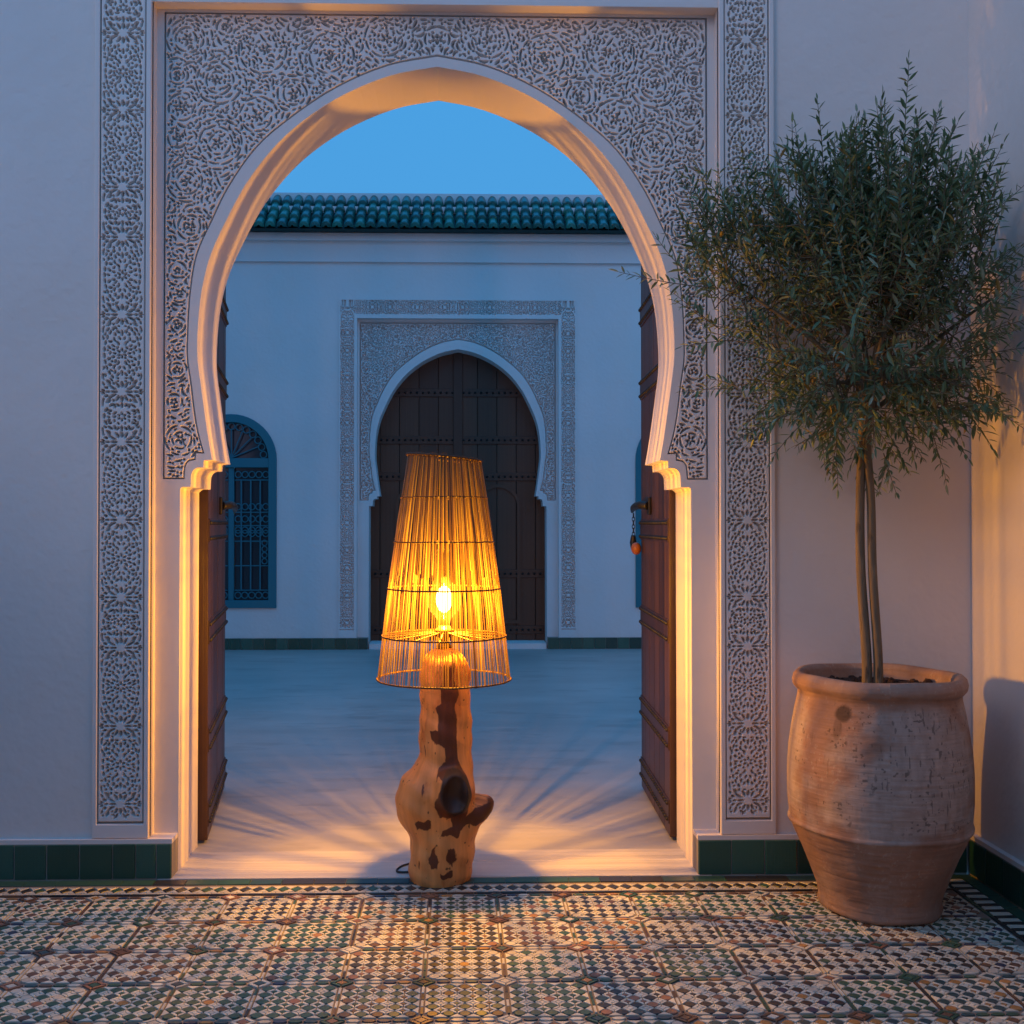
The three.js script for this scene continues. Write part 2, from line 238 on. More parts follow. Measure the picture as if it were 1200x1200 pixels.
// ---------------------------------------------------------------- the archway wall
const ZS = -0.020, ZB = -0.030, ZW = -0.045, ZP = -0.095, ZR = -0.375, RH = 0.912, RT = 2.80, BO = 1.090, XR = 1.666, XL = -3.0, TOP = 4.8;
{
  const wall = tag(group('archway_wall'), 'tall cream plaster wall with the wide horseshoe archway and carved surround', 'wall');
  const recess = [[AX - RH, -0.02], [AX - RH, RT], [AX + RH, RT], [AX + RH, -0.02]];
  const body = [[XL, -0.02], ...recess, [XR + 0.3, -0.02], [XR + 0.3, TOP], [XL, TOP]];
  const bandL = rect(AX - BO, AX - RH - 0.016, 0.166, 3.2), bandR = rect(AX + RH + 0.016, AX + BO, 0.166, 3.2);
  mesh('plaster', [extrude(body, ZR, ZW - 0.045), extrude(body, ZW - 0.045, ZW, [bandL, bandR])], mPlaster, wall);
  const opening = place(mirror(arrisHalf), AX, 1, 1);
  const rear = place(mirror(arrisHalf.map((p) => [p[0] === 0 ? 0 : p[0] + (p[1] < 1.235 ? 0.006 : 0), p[1]])), AX, 1, 1);
  const frameIn = (out) => [[AX - RH - 0.004, -0.02], [AX - RH - 0.004, RT + 0.004], [AX + RH + 0.004, RT + 0.004], [AX + RH + 0.004, -0.02], ...out];
  mesh('arch_reveal', [extrude(frameIn(rear), ZR, ZR + 0.15), extrude(frameIn(opening), ZR + 0.15, ZP - 0.04)], mReveal, wall);
  const carvedHole = place(panelPoly, AX, 1, 1);
  mesh('arch_surround', [extrude([[AX - RH, -0.02], [AX - RH, RT], [AX + RH, RT], [AX + RH, -0.02], ...opening], ZP - 0.04, ZP, [carvedHole])], mReveal, wall);
  const inP = insideOf(panelPoly), dP = distTo(panelPoly);
  mesh('carved_spandrel', relief(AX - PANEL.half, AX + PANEL.half, PANEL.foot, PANEL.top, 0.0021, ZP + 0.001, 0.020, (x, y) => spandrel.at(Math.abs(x - AX), y), (x, y) => inP(x - AX, y) || dP(x - AX, y) < 0.003), mCarved, wall);
  for (const s of [-1, 1]) {
    const c = AX + s * (RH + BO) / 2;
    const band = group('carved_band', wall);
    mesh('relief', relief(c - BAND.half, c + BAND.half, 0.172, 3.19, 0.0021, ZB - 0.002, 0.018, (x, y) => bandRaster.at(x - c, y)), mCarved, band);
    mesh('border', extrude(rect(c - (BO - RH) / 2, c + (BO - RH) / 2, 0.128, 3.24), ZW - 0.012, ZB, [rect(c - BAND.half, c + BAND.half, 0.172, 3.19)], 0.0025), mReveal, band);
  }
  for (const [a, b] of [[XL, AX - 0.836], [AX + 0.836, XR - 0.03]]) { mesh('plaster_lip', span(a, b, 0.112, 0.126, ZW - 0.06, ZS - 0.006), mReveal, wall); mesh('skirting_bed', span(a, b, -0.02, 0.112, ZP - 0.01, ZS - 0.005), mGrout, wall); }
  const l = [-0.0]; for (const w of [0.049, 0.064, 0.072, 0.104, 0.103, 0.101]) l.push(l[l.length - 1] - w);
  while (l[l.length - 1] > -2.2) l.push(l[l.length - 1] - 0.1045);
  skirtTiles(wall, l.map((v) => v + AX - 0.836).reverse(), (s) => [s, ZS - 0.008], 0, 0.001, 0.111, 0.016);
  skirtTiles(wall, joints(AX + 0.836, XR - 0.028, 0.106), (s) => [s, ZS - 0.008], 0, 0.001, 0.111, 0.016);
}
// ---------------------------------------------------------------- walls that close the patio
{
  const side = tag(group('plaster_wall'), 'cream plaster side wall catching the lamplight beside the potted tree', 'wall');
  mesh('plaster', span(XR, XR + 0.3, -0.02, 4.1, ZW - 0.02, 4.15), mPlaster, side);
  mesh('plaster_lip', span(XR - 0.020, XR + 0.05, 0.112, 0.126, ZS - 0.01, 3.84), mReveal, side);
  mesh('skirting_bed', span(XR - 0.021, XR + 0.05, -0.02, 0.112, ZS - 0.01, 3.84), mGrout, side);
  skirtTiles(side, joints(ZS + 0.002, 2.6, 0.105), (s) => [XR - 0.0165, s], Math.PI / 2, 0.001, 0.111, 0.016);
  tag(mesh('plaster_wall', span(XL - 0.3, XR + 0.3, -0.02, 3.3, 3.85, 4.15), mPlaster), 'plain cream plaster wall closing the patio behind the viewpoint', 'wall');
  tag(mesh('plaster_wall', span(XL - 0.3, XL, -0.02, 2.0, ZW - 0.02, 3.849), mPlaster), 'plain cream plaster wall along the left end of the patio', 'wall');
}

// ---------------------------------------------------------------- the courtyard beyond
const FZ = -6.23, FW = -6.255, FP = -6.315, FX = 0.003;
{
  const wall = tag(group('courtyard_wall'), 'white courtyard wall with carved doorway and green tiled eave seen through the archway', 'wall');
  const sx = 0.970, sy = 1.038, H2 = 0.910, T2 = 2.985, opening = place(mirror(arrisHalf), FX, sx, sy);
  const recess = [[FX - H2, -0.02], [FX - H2, T2], [FX + H2, T2], [FX + H2, -0.02]];
  const win = (cx) => { const p = [[cx - 0.375, 0.40], [cx + 0.375, 0.40], [cx + 0.375, 1.72]]; for (let i = 1; i < 20; i++) { const a = (i / 20) * Math.PI; p.push([cx + 0.375 * Math.cos(a), 1.72 + 0.375 * Math.sin(a)]); } p.push([cx - 0.375, 1.72]); return p; };
  mesh('plaster', extrude([[-4.6, -0.02], ...recess, [4.6, -0.02], [4.6, 4.0], [-4.6, 4.0]], FW - 0.5, FW - 0.04, [win(-2.035), win(2.02)]), mFar, wall);
  mesh('plaster_face', extrude([[-4.6, -0.02], ...recess, [4.6, -0.02], [4.6, 4.0], [-4.6, 4.0]], FW - 0.04, FW, [win(-2.035), win(2.02), [[FX - 1.066, 0.126], [FX - 0.931, 0.126], [FX - 0.931, 3.016], [FX + 0.931, 3.016], [FX + 0.931, 0.126], [FX + 1.066, 0.126], [FX + 1.066, 3.154], [FX - 1.066, 3.154]]]), mFar, wall);
  const inner = (o) => [[FX - H2 - 0.004, -0.02], [FX - H2 - 0.004, T2 + 0.004], [FX + H2 + 0.004, T2 + 0.004], [FX + H2 + 0.004, -0.02], ...o];
  mesh('arch_reveal', extrude(inner(opening), FP - 0.22, FP - 0.04), mFar, wall);
  const pp = [...mirror(grooveHalf.map((p) => [p[0] * sx, p[1] * sy])), [-0.894, PANEL.foot * sy], [-0.894, 2.968], [0.894, 2.968], [0.894, PANEL.foot * sy]];
  mesh('arch_surround', extrude([...recess, ...opening], FP - 0.04, FP, [place(pp, FX, 1, 1)]), mFar, wall);
  const inP = insideOf(pp), mC = mFar;
  mesh('carved_spandrel', relief(FX - 0.894, FX + 0.894, PANEL.foot * sy, 2.968, 0.0046, FP + 0.001, 0.030, (x, y) => spandrel.at(Math.abs(x - FX) / 1.0, y / 1.06), (x, y) => inP(x - FX, y)), mC, wall);
  const bandF = (x, y) => bandRaster.at(((x + 10) % 0.13) - 0.065, ((y + 10) % 2.4) + 0.3);
  const frame = group('carved_frame', wall);
  mesh('relief', [relief(FX - 1.062, FX - 0.935, 0.13, 3.15, 0.0046, FW + 0.012, 0.026, (x, y) => bandRaster.at(x - FX + 0.998, y)), relief(FX + 0.935, FX + 1.062, 0.13, 3.15, 0.0046, FW + 0.012, 0.026, (x, y) => bandRaster.at(x - FX - 0.998, y)),
    relief(FX - 0.935, FX + 0.935, 3.02, 3.15, 0.0046, FW + 0.012, 0.026, (x, y) => bandRaster.at(y - 3.085, x + 1.5))], mC, frame);
  mesh('border', extrude([[FX - 1.075, 0.103], [FX - H2, 0.103], [FX - H2, T2], [FX + H2, T2], [FX + H2, 0.103], [FX + 1.075, 0.103], [FX + 1.075, 3.165], [FX - 1.075, 3.165]], FW - 0.005, FW + 0.014, [[[FX - 1.062, 0.13], [FX - 0.935, 0.13], [FX - 0.935, 3.02], [FX + 0.935, 3.02], [FX + 0.935, 0.13], [FX + 1.062, 0.13], [FX + 1.062, 3.15], [FX - 1.062, 3.15]]]), mFar, frame);
  mesh('door_sill', span(FX - 0.80, FX + 0.80, -0.02, 0.048, FW - 0.3, FW - 0.002), mFar, wall);
  mesh('cornice', [span(-4.6, 4.6, 3.49, 3.672, FW - 0.05, FW + 0.030), span(-4.6, 4.6, 3.672, 3.735, FW - 0.05, FW + 0.085)], mFar, wall);
  for (const [a, b] of [[-4.4, FX - 0.812], [FX + 0.812, 4.4]]) { mesh('skirting_bed', span(a, b, -0.02, 0.102, FW - 0.07, FZ - 0.006), mGrout, wall); }
  skirtTiles(wall, joints(-3.2, FX - 0.812, 0.105), (s) => [s, FZ - 0.008], 0, 0.001, 0.102, 0.016);
  skirtTiles(wall, joints(FX + 0.812, 3.2, 0.105), (s) => [s, FZ - 0.008], 0, 0.001, 0.102, 0.016);
  // the glazed roof: four courses of barrel tiles on a sloping bed, a plaster ridge above
  const roof = group('tiled_eave', wall), a0 = [FW + 0.20, 3.735], a1 = [FW - 0.15, 4.085], sl = Math.hypot(a1[0] - a0[0], a1[1] - a0[1]), tilt = Math.atan2(a1[1] - a0[1], a0[0] - a1[0]);
  mesh('roof_bed', new THREE.BoxGeometry(7, 0.03, sl - 0.05).rotateX(tilt).translate(0, (a0[1] + a1[1]) / 2 - 0.02, (a0[0] + a1[0]) / 2), M('roof_bed', [0.008, 0.035, 0.035], { roughness: 0.5 }), roof);
  mesh('ridge', span(-4.6, 4.6, 4.03, 4.165, FW - 0.42, FW - 0.145), mFar, roof);
  const barrel = (() => {                                           // half-round tile with a rounded, closed nose
    const P = [], I = [], n = 8, R = [[0.012, 0.016, 0.010], [0.036, 0.003, 0.002], [0.046, 0, 0], [0.047, -0.012, 0], [0.040, -0.172, 0]], w = n + 1;
    for (const [r, z, y] of R) for (let i = 0; i <= n; i++) { const a = (i / n) * Math.PI; P.push(Math.cos(a) * r, Math.sin(a) * r * 1.15 + y, z); }
    for (let k = 0; k + 1 < R.length; k++) for (let i = 0; i < n; i++) { const a = k * w + i, b = a + w; I.push(a, a + 1, b, a + 1, b + 1, b); }
    const g = new THREE.BufferGeometry(); g.setAttribute('position', new THREE.Float32BufferAttribute(P, 3)); g.setIndex(I); g.computeVertexNormals(); return g; })();
  const rm = [[0.012, 0.13, 0.105], [0.010, 0.10, 0.095], [0.016, 0.16, 0.125], [0.008, 0.085, 0.07], [0.014, 0.125, 0.12]].map((c, i) => M('roof_glaze_' + 'abcde'[i], c, { roughness: 0.22 }));
  for (let c = -27; c <= 27; c++) for (let r = 0; r < 4; r++) {
    const t = (r * 0.128 - 0.012) / sl, o = mesh('roof_tile', barrel, rm[Math.floor(rnd() * 5)], roof);
    o.position.set(c * 0.0985 + 0.02 + rr(-0.003, 0.003), lerp(a0[1], a1[1], t) + 0.026, lerp(a0[0], a1[0], t)); o.rotation.set(tilt - 0.13, rr(-0.02, 0.02), rr(-0.05, 0.05));
  }
  // side walls of the courtyard, outside the archway's view
  for (const s of [-1, 1]) tag(mesh('courtyard_wall', span(s < 0 ? -4.6 : 4.3, s < 0 ? -4.3 : 4.6, -0.02, s < 0 ? 7.5 : 3.9, FW + 0.1, ZR - 0.01), mFar), s < 0 ? 'plain white side wall of the courtyard, hidden behind the left door leaf' : 'plain white side wall of the courtyard, hidden behind the right door leaf', 'wall');
}
// ---------------------------------------------------------------- courtyard floor and threshold
{
  const streak = tex(512, (u, v) => 0.6 * fbm(u * 4, v * 26, 26, 41, 4) + 0.4 * fbm(u * 12, v * 40, 40, 47, 4), { repeat: [0.42, 0.5] });
  const tint = tex(512, (u, v) => { const a = fbm(u * 5, v * 14, 14, 51, 5), b = smooth(fbm(u * 9, v * 30, 30, 61, 4), 0.62, 0.74); const k = 0.86 + 0.14 * a - 0.06 * b; return [k, k, k]; }, { repeat: [0.4, 0.35], srgb: true });
  const m = M('limewashed_floor', [0.50, 0.475, 0.44], { roughness: 0.42, map: tint, bumpMap: streak, bumpScale: 0.005 });
  const stone = m.clone(); stone.name = 'threshold_stone'; stone.color.setRGB(0.66, 0.62, 0.56);
  const sheet = (x0, x1, z0, z1, y) => { const g = new THREE.PlaneGeometry(x1 - x0, z1 - z0).rotateX(-Math.PI / 2), p = g.attributes.position, uv = g.attributes.uv; g.translate((x0 + x1) / 2, y, (z0 + z1) / 2); for (let i = 0; i < 4; i++) uv.setXY(i, p.getX(i), p.getZ(i)); return g; };
  const f = mesh('courtyard_floor', sheet(-4.6, 4.6, FW - 0.4, -0.30, 0), m); f.userData.kind = 'structure';
  const th = group('threshold'); th.userData.kind = 'structure';
  mesh('slab', rbox(1.76, 0.10, 0.158, 0.003, AX, -0.047, ZS - 0.080), stone, th); mesh('slab', rbox(1.76, 0.10, 0.118, 0.003, AX, -0.048, ZS - 0.221), stone, th);
}

// ---------------------------------------------------------------- the zellige floor
{
  const floor = mesh('zellige_floor', (() => { const g = new THREE.PlaneGeometry(XR + 0.1 + 3.3, 5.3).rotateX(-Math.PI / 2); g.translate((XR + 0.1 - 3.3) / 2, -0.0035, 5.3 / 2 - 0.021); return g; })(), M('floor_grout', [0.20, 0.17, 0.14], { roughness: 0.9 }));
  floor.userData.kind = 'structure';
  const pal = { cream: [0.55, 0.555, 0.46], shell: [0.48, 0.465, 0.375], rust: [0.24, 0.125, 0.075], brown: [0.115, 0.068, 0.042], dark: [0.034, 0.034, 0.032], green: [0.036, 0.092, 0.062], teal: [0.030, 0.070, 0.078], navy: [0.028, 0.042, 0.078], ochre: [0.33, 0.18, 0.06], black: [0.018, 0.018, 0.02] };
  const mats = Object.fromEntries(Object.entries(pal).map(([k, c]) => [k, M(k + '_glaze', c, { roughness: 0.34 })]));
  const pieces = [], put = (pts, color) => pieces.push({ pts, color, y: rr(-0.0003, 0.0003), tx: rr(-0.016, 0.016), tz: rr(-0.020, 0.020) });
  const ngon = (x, z, rx, rz, n, a = 0) => Array.from({ length: n }, (_, i) => [x + Math.cos(a + (i / n) * 6.2832) * rx, z + Math.sin(a + (i / n) * 6.2832) * rz]);
  const quad = (x0, x1, z0, z1) => [[x0, z0], [x1, z0], [x1, z1], [x0, z1]];
  const pick = (l) => l[Math.floor(rnd() * l.length)];
  const schemes = [['dark', 'rust', 'cream'], ['green', 'brown', 'cream'], ['green', 'shell', 'cream'], ['dark', 'shell', 'cream'], ['green', 'green', 'cream'], ['brown', 'shell', 'cream'], ['teal', 'ochre', 'cream']];
  const MX = 0.2005, MZ = 0.203, X0 = -0.0875, Z0 = 0.140, xEnd = 1.522;
  for (let k = -13; k <= 8; k++) for (let r = 0; r < 7; r++) {
    const x = X0 + (k - 1) * MX, z = Z0 + r * MZ; if (x + MX > xEnd + 0.03) continue;
    const s = pick(schemes), sub = pick(['green', 'teal', 'navy', 'brown']), p = (MX - 0.012) / 5, q = (MZ - 0.026) / 5, ox = x + 0.011, oz = z + 0.011;
    for (let i = 0; i < 4; i++) { const h = (MZ - 0.056) / 4; put(quad(x + 0.002, x + 0.008, z + 0.028 + i * h + 0.0008, z + 0.028 + (i + 1) * h - 0.0008), pick(['dark', 'brown', 'green', 'shell', 'cream'])); }
    const n = 4, e = (MX - 0.062) / n;
    for (let i = 0; i < n; i++) { const a = x + 0.037 + i * e, b = a + e - 0.002; put([[a, z], [a + 0.008, z - 0.0065], [b - 0.008, z - 0.0065], [b, z], [b - 0.008, z + 0.0065], [a + 0.008, z + 0.0065]], pick(['green', 'teal', 'navy', 'ochre', 'brown', 'cream', 'shell'])); }
    const J = [x + 0.005, z], jc = pick(['ochre', 'rust', 'shell', 'teal', 'green', 'brown', 'cream']), jo = pick(['brown', 'cream', 'green', 'shell', 'rust']);   // a framed lozenge where four modules meet
    put(ngon(J[0], J[1], 0.0145, 0.0120, 4), jc);
    for (let h = 0; h < 4; h++) { const a = h * 1.5708 + 0.06, b = a + 1.5708 - 0.12, k = (m, n, t) => [J[0] + Math.cos(t) * m, J[1] + Math.sin(t) * n]; put([k(0.0175, 0.0145, a), k(0.0175, 0.0145, b), k(0.0285, 0.0240, b), k(0.0285, 0.0240, a)], jo); }
    const near = (X, Z) => { const dx = Math.min(Math.abs(X - x - 0.005), Math.abs(X - x - MX - 0.005)), dz = Math.min(Math.abs(Z - z), Math.abs(Z - z - MZ)); return dx + dz < 0.036; };
    for (let i = 0; i < 5; i++) for (let j = 0; j < 5; j++) {
      const cx = ox + (i + 0.5) * p, cz = oz + (j + 0.5) * q + 0.002, corner = (i % 4 === 0) && (j % 4 === 0), mid = i === 2 && j === 2;
      const c = mid ? pick(['ochre', 'rust', s[0]]) : corner ? s[1] : (i + j) % 2 ? s[0] : pick([s[0], s[0], sub, s[1]]);
      if (!near(cx, cz)) put(ngon(cx, cz, p * 0.35, q * 0.35, 8, 0.3927), c);
      if (i < 4 && j < 4) {                                          // a cream ring of four kites round a small square
        const X = cx + p / 2, Z = cz + q / 2, t = rnd() < 0.4 ? s[1] : rnd() < 0.35 ? s[0] : s[2];
        put(ngon(X, Z, p * 0.20, q * 0.20, 4), t);
        for (let h = 0; h < 4; h++) { const a = h * 1.5708, b = a + 1.5708, g = 0.05, k = (m, e) => [X + Math.cos(e) * p * m, Z + Math.sin(e) * q * m]; put([k(0.235, a + g * 2), k(0.235, b - g * 2), k(0.485, b - g), k(0.485, a + g)], s[2]); }
      }
      if (i === 0 || i === 4) { const e = i ? 1 : -1; if (j < 4 && !near(cx + e * p * 0.3, cz + q * 0.5)) put([[cx + e * p * 0.47, cz + q * 0.06], [cx + e * p * 0.47, cz + q * 0.94], [cx + e * p * 0.05, cz + q * 0.5]], s[2]); }
      if (j === 0 || j === 4) { const e = j ? 1 : -1; if (i < 4 && !near(cx + p * 0.5, cz + e * q * 0.3)) put([[cx + p * 0.06, cz + e * q * 0.47], [cx + p * 0.94, cz + e * q * 0.47], [cx + p * 0.5, cz + e * q * 0.05]], s[2]); }
    }
  }
  // border under the archway wall: a green line, cream with green lozenges, a dark line
  for (let x = -2.75; x < xEnd - 0.02; x += 0.1) put(quad(x + 0.0008, x + 0.0992, ZS + 0.003, ZS + 0.047), pick(['green', 'green', 'teal', 'dark']));
  for (let x = -2.75; x < xEnd - 0.03; x += 0.0392) {
    const z = 0.073, w = 0.0392; put([[x + 0.004, z], [x + w / 2, z - 0.021], [x + w - 0.004, z], [x + w / 2, z + 0.021]], rnd() < 0.8 ? 'dark' : 'green');
    put([[x + w / 2 + 0.002, z - 0.0245], [x + w + w / 2 - 0.002, z - 0.0245], [x + w, z - 0.003]], 'shell'); put([[x + w / 2 + 0.002, z + 0.0245], [x + w, z + 0.003], [x + w + w / 2 - 0.002, z + 0.0245]], 'shell');
    put(quad(x + 0.0008, x + w - 0.0008, z + 0.027, z + 0.037), 'shell');
  }
  for (let x = -2.75; x < xEnd - 0.03; x += 0.08) put(quad(x + 0.0006, x + 0.0794, 0.1125, 0.1225), pick(['dark', 'brown', 'black']));
  // border along the side wall: dark line, ladder of dark and cream bars, green band
  for (let z = ZS + 0.05; z < 2.0; z += 0.08) put(quad(xEnd + 0.001, xEnd + 0.012, z + 0.0006, z + 0.0794), pick(['dark', 'black', 'green']));
  for (let z = ZS + 0.05, i = 0; z < 2.0; z += 0.024, i++) put(quad(xEnd + 0.016, xEnd + 0.073, z + 0.001, z + 0.023), i % 2 ? 'dark' : 'cream');
  for (let z = ZS + 0.003; z < 2.0; z += 0.1) put(quad(xEnd + 0.077, XR - 0.026, z + 0.0008, z + 0.0992), pick(['green', 'dark', 'green']));
  put(quad(xEnd - 0.02, xEnd + 0.074, ZS + 0.003, ZS + 0.047), 'green');
  const solid = (o) => {                                            // a small slab with a chamfered top edge
    const n = o.pts.length, P = [], I = [], cx = o.pts.reduce((s, v) => s + v[0], 0) / n, cz = o.pts.reduce((s, v) => s + v[1], 0) / n, ar = o.pts.reduce((s, v, i) => s + v[0] * o.pts[(i + 1) % n][1] - o.pts[(i + 1) % n][0] * v[1], 0);
    const pts = ar > 0 ? o.pts.slice().reverse() : o.pts, k = 0.0011;
    const top = pts.map(([x, z]) => { const d = Math.hypot(x - cx, z - cz); return [lerp(x, cx, k / d), lerp(z, cz, k / d)]; });
    const h = (x, z) => o.y + (x - cx) * o.tx + (z - cz) * o.tz;
    const tri = (a, b, c) => P.push(...a, ...b, ...c), T = top.map(([x, z]) => [x, h(x, z), z]), S = pts.map(([x, z]) => [x, h(x, z) - 0.0009, z]), B = pts.map(([x, z]) => [x, -0.004, z]);
    for (let i = 1; i < n - 1; i++) tri(T[0], T[i], T[i + 1]);
    for (let i = 0; i < n; i++) { const j = (i + 1) % n; tri(T[i], S[i], S[j]); tri(T[i], S[j], T[j]); tri(S[i], B[i], B[j]); tri(S[i], B[j], S[j]); }
    const g = new THREE.BufferGeometry(); g.setAttribute('position', new THREE.Float32BufferAttribute(P, 3)); g.computeVertexNormals(); return g;
  };
  const size = (o) => { const n = o.pts.length, x = o.pts[0][0], z = o.pts[0][1], px = 536 + (1250 * x) / (3.382 - z), py = 615 + 1400 / (3.382 - z); if (px < 0 || px > 1200 || py > 1200) return 0; const A = Math.abs(o.pts.reduce((s, v, i) => s + v[0] * o.pts[(i + 1) % n][1] - o.pts[(i + 1) % n][0] * v[1], 0)); return A / (3.382 - z) ** 3; };
  pieces.sort((a, b) => size(b) - size(a));
  pieces.slice(0, 300).forEach((o) => mesh('tile', solid(o), mats[o.color], floor));
  const rest = pieces.slice(300), P = [], N = [], C = [];
  for (const o of rest) { const g = solid(o), c = pal[o.color], k = rr(0.85, 1.15); for (const v of g.attributes.position.array) P.push(v); for (const v of g.attributes.normal.array) N.push(v); for (let i = 0; i < g.attributes.position.count; i++) C.push(c[0] * k, c[1] * k, c[2] * k); }
  const g = new THREE.BufferGeometry(); g.setAttribute('position', new THREE.Float32BufferAttribute(P, 3)); g.setAttribute('normal', new THREE.Float32BufferAttribute(N, 3)); g.setAttribute('color', new THREE.Float32BufferAttribute(C, 3));
  mesh('small_tiles', g, M('zellige_glaze', [1, 1, 1], { roughness: 0.34, vertexColors: true }), floor).userData.kind = 'stuff';
}

// ---------------------------------------------------------------- wooden door leaves folded back into the courtyard
const woodTone = tex(512, (u, v) => { const w = fbm(u * 20 + 2 * fbm(u * 2, v * 2, 2, 71), v * 2, 20, 73, 5), k = 0.62 + 0.38 * w; return [k, k * 0.97, k * 0.94]; }, { repeat: [2.2, 0.7] });
const planksM = [[0.074, 0.034, 0.020], [0.064, 0.029, 0.017], [0.085, 0.040, 0.023], [0.056, 0.026, 0.016]].map((c, i) => M('door_wood_' + 'abcd'[i], c, { roughness: 0.42, map: woodTone, bumpMap: grain, bumpScale: 0.002 }));
function doorLeaf(hinge, end, side, label) {                       // local x runs from hinge to free edge, local +z faces the passage
  const dx = end[0] - hinge[0], dz = end[1] - hinge[1], len = Math.hypot(dx, dz), t = tag(group('door_leaf', null, [hinge[0], 0, hinge[1]]), label, 'door');
  t.rotation.y = Math.atan2(-dz, dx);
  const f = side, H = 2.62, n = 6, w = len / n;                     // f: which side of the leaf faces the passage
  for (let i = 0; i < n; i++) mesh('plank', rbox(w - 0.003, H, 0.044, 0.004, (i + 0.5) * w, H / 2 + 0.012, rr(-0.001, 0.001)), planksM[Math.floor(rnd() * 4)], t);
  mesh('backing', box(len - 0.004, H - 0.004, 0.02, len / 2, H / 2 + 0.012, 0), planksM[3], t);
  const studs = [], stud = new THREE.SphereGeometry(0.0085, 6, 4);
  for (const y of [0.10, 0.36, 0.74, 1.10, 1.69, 2.0, 2.36]) {
    mesh('batten', rbox(len - 0.02, 0.085, 0.006, 0.002, len / 2, y, f * 0.0235), planksM[1 + (Math.round(y * 10) % 2) * 2], t);
    for (const o of [-0.028, 0.028]) for (let x = 0.03; x < len; x += 0.038) studs.push(stud.clone().translate(x, y + o, f * 0.0275));
  }
  mesh('studs', studs, mIron, t).userData.kind = 'stuff';
  const handle = group('handle', t, [len * (f > 0 ? 0.62 : 0.62), 1.195, f * 0.022]);
  mesh('plate', rbox(0.05, 0.07, 0.012, 0.004, 0, 0, f * 0.006), mIron, handle);
  mesh('lever', tube([V(0, 0, f * 0.01), V(0.02, 0.004, f * 0.035), V(0.14, -0.004, f * 0.048), V(0.26, -0.02, f * 0.04)], [0.016, 0.017, 0.014, 0.006], 10), mIron, handle);
  return { t, len, handle, f };
}
{
  doorLeaf([-0.900, -0.392], [-1.004, -1.155], 1, 'brown studded wooden door leaf swung open, left of the glowing lamp');
  const r = doorLeaf([0.775, -0.392], [0.800, -1.13], -1, 'brown studded wooden door leaf swung open, with a latch chain and orange knob');
  const x = r.len, chain = [];
  for (let i = 0; i < 6; i++) chain.push(new THREE.TorusGeometry(0.008, 0.0025, 5, 8).scale(0.7, 1.2, 1).rotateY(i % 2 ? 1.57 : 0).translate(x + 0.012, 1.16 - i * 0.016, -0.052));
  mesh('latch_chain', chain, mIron, r.t);
  mesh('hook', tube([V(x + 0.012, 1.075, -0.052), V(x + 0.018, 1.045, -0.052), V(x + 0.008, 1.02, -0.052)], [0.010, 0.015, 0.012], 8), mIron, r.t);
  mesh('knob', new THREE.SphereGeometry(0.024, 16, 12).scale(1, 1.1, 0.9).translate(x - 0.03, 1.02, -0.046), M('orange_knob', [0.42, 0.12, 0.02], { roughness: 0.4 }), r.t);
}
// ---------------------------------------------------------------- the far doors
{
  const Z = FP - 0.235, d = tag(group('courtyard_gate', null, [FX, 0.046, Z]), 'dark brown double door under the carved far arch across the courtyard', 'gate');
  const m = [[0.105, 0.043, 0.022], [0.090, 0.036, 0.019], [0.120, 0.050, 0.026]].map((c, i) => M('far_door_wood_' + 'abc'[i], c, { roughness: 0.5, map: woodTone, bumpMap: grain, bumpScale: 0.002 }));
  const iron = M('far_door_iron', [0.02, 0.017, 0.016], { roughness: 0.5, metalness: 0.6 });
  mesh('backing', span(-0.95, 0.95, -0.04, 2.85, -0.09, -0.028), m[0], d);
  for (const s of [-1, 1]) {
    const leaf = group('leaf', d, [0, 0, 0]);
    for (let i = 0; i < 5; i++) mesh('plank', rbox(0.177, 2.74, 0.05, 0.004, s * (0.092 + i * 0.18), 1.37, rr(-0.001, 0.001)), m[Math.floor(rnd() * 3)], leaf);
    for (const y of [0.1, 0.62, 1.52, 1.86, 2.3]) { mesh('rail', rbox(0.78, 0.075, 0.014, 0.004, s * 0.405, y, 0.030), m[1], leaf); }
    const studs = []; for (const y of [0.1, 0.62, 1.52, 1.86, 2.3]) for (let x = 0.05; x < 0.8; x += 0.055) studs.push(new THREE.SphereGeometry(0.012, 6, 4).translate(s * x, y, 0.038)); mesh('studs', studs, iron, leaf).userData.kind = 'stuff';
    const arch = []; for (let i = 0; i <= 16; i++) { const a = (i / 16) * Math.PI; arch.push([s * 0.37 + 0.21 * Math.cos(a), 1.24 + 0.21 * Math.sin(a)]); }
    const outer = [[s * 0.37 + 0.21, 0.16], ...arch, [s * 0.37 - 0.21, 0.16]].reverse(), inn = outer.map(([x, y]) => [s * 0.37 + (x - s * 0.37) * 0.86, y > 1 ? 1.24 + (y - 1.24) * 0.86 : 0.19]);
    mesh('wicket_frame', extrude(outer, 0.026, 0.044, [inn]), m[2], leaf);
  }
  mesh('centre_post', rbox(0.085, 2.74, 0.022, 0.005, 0, 1.37, 0.036), m[1], d);
}
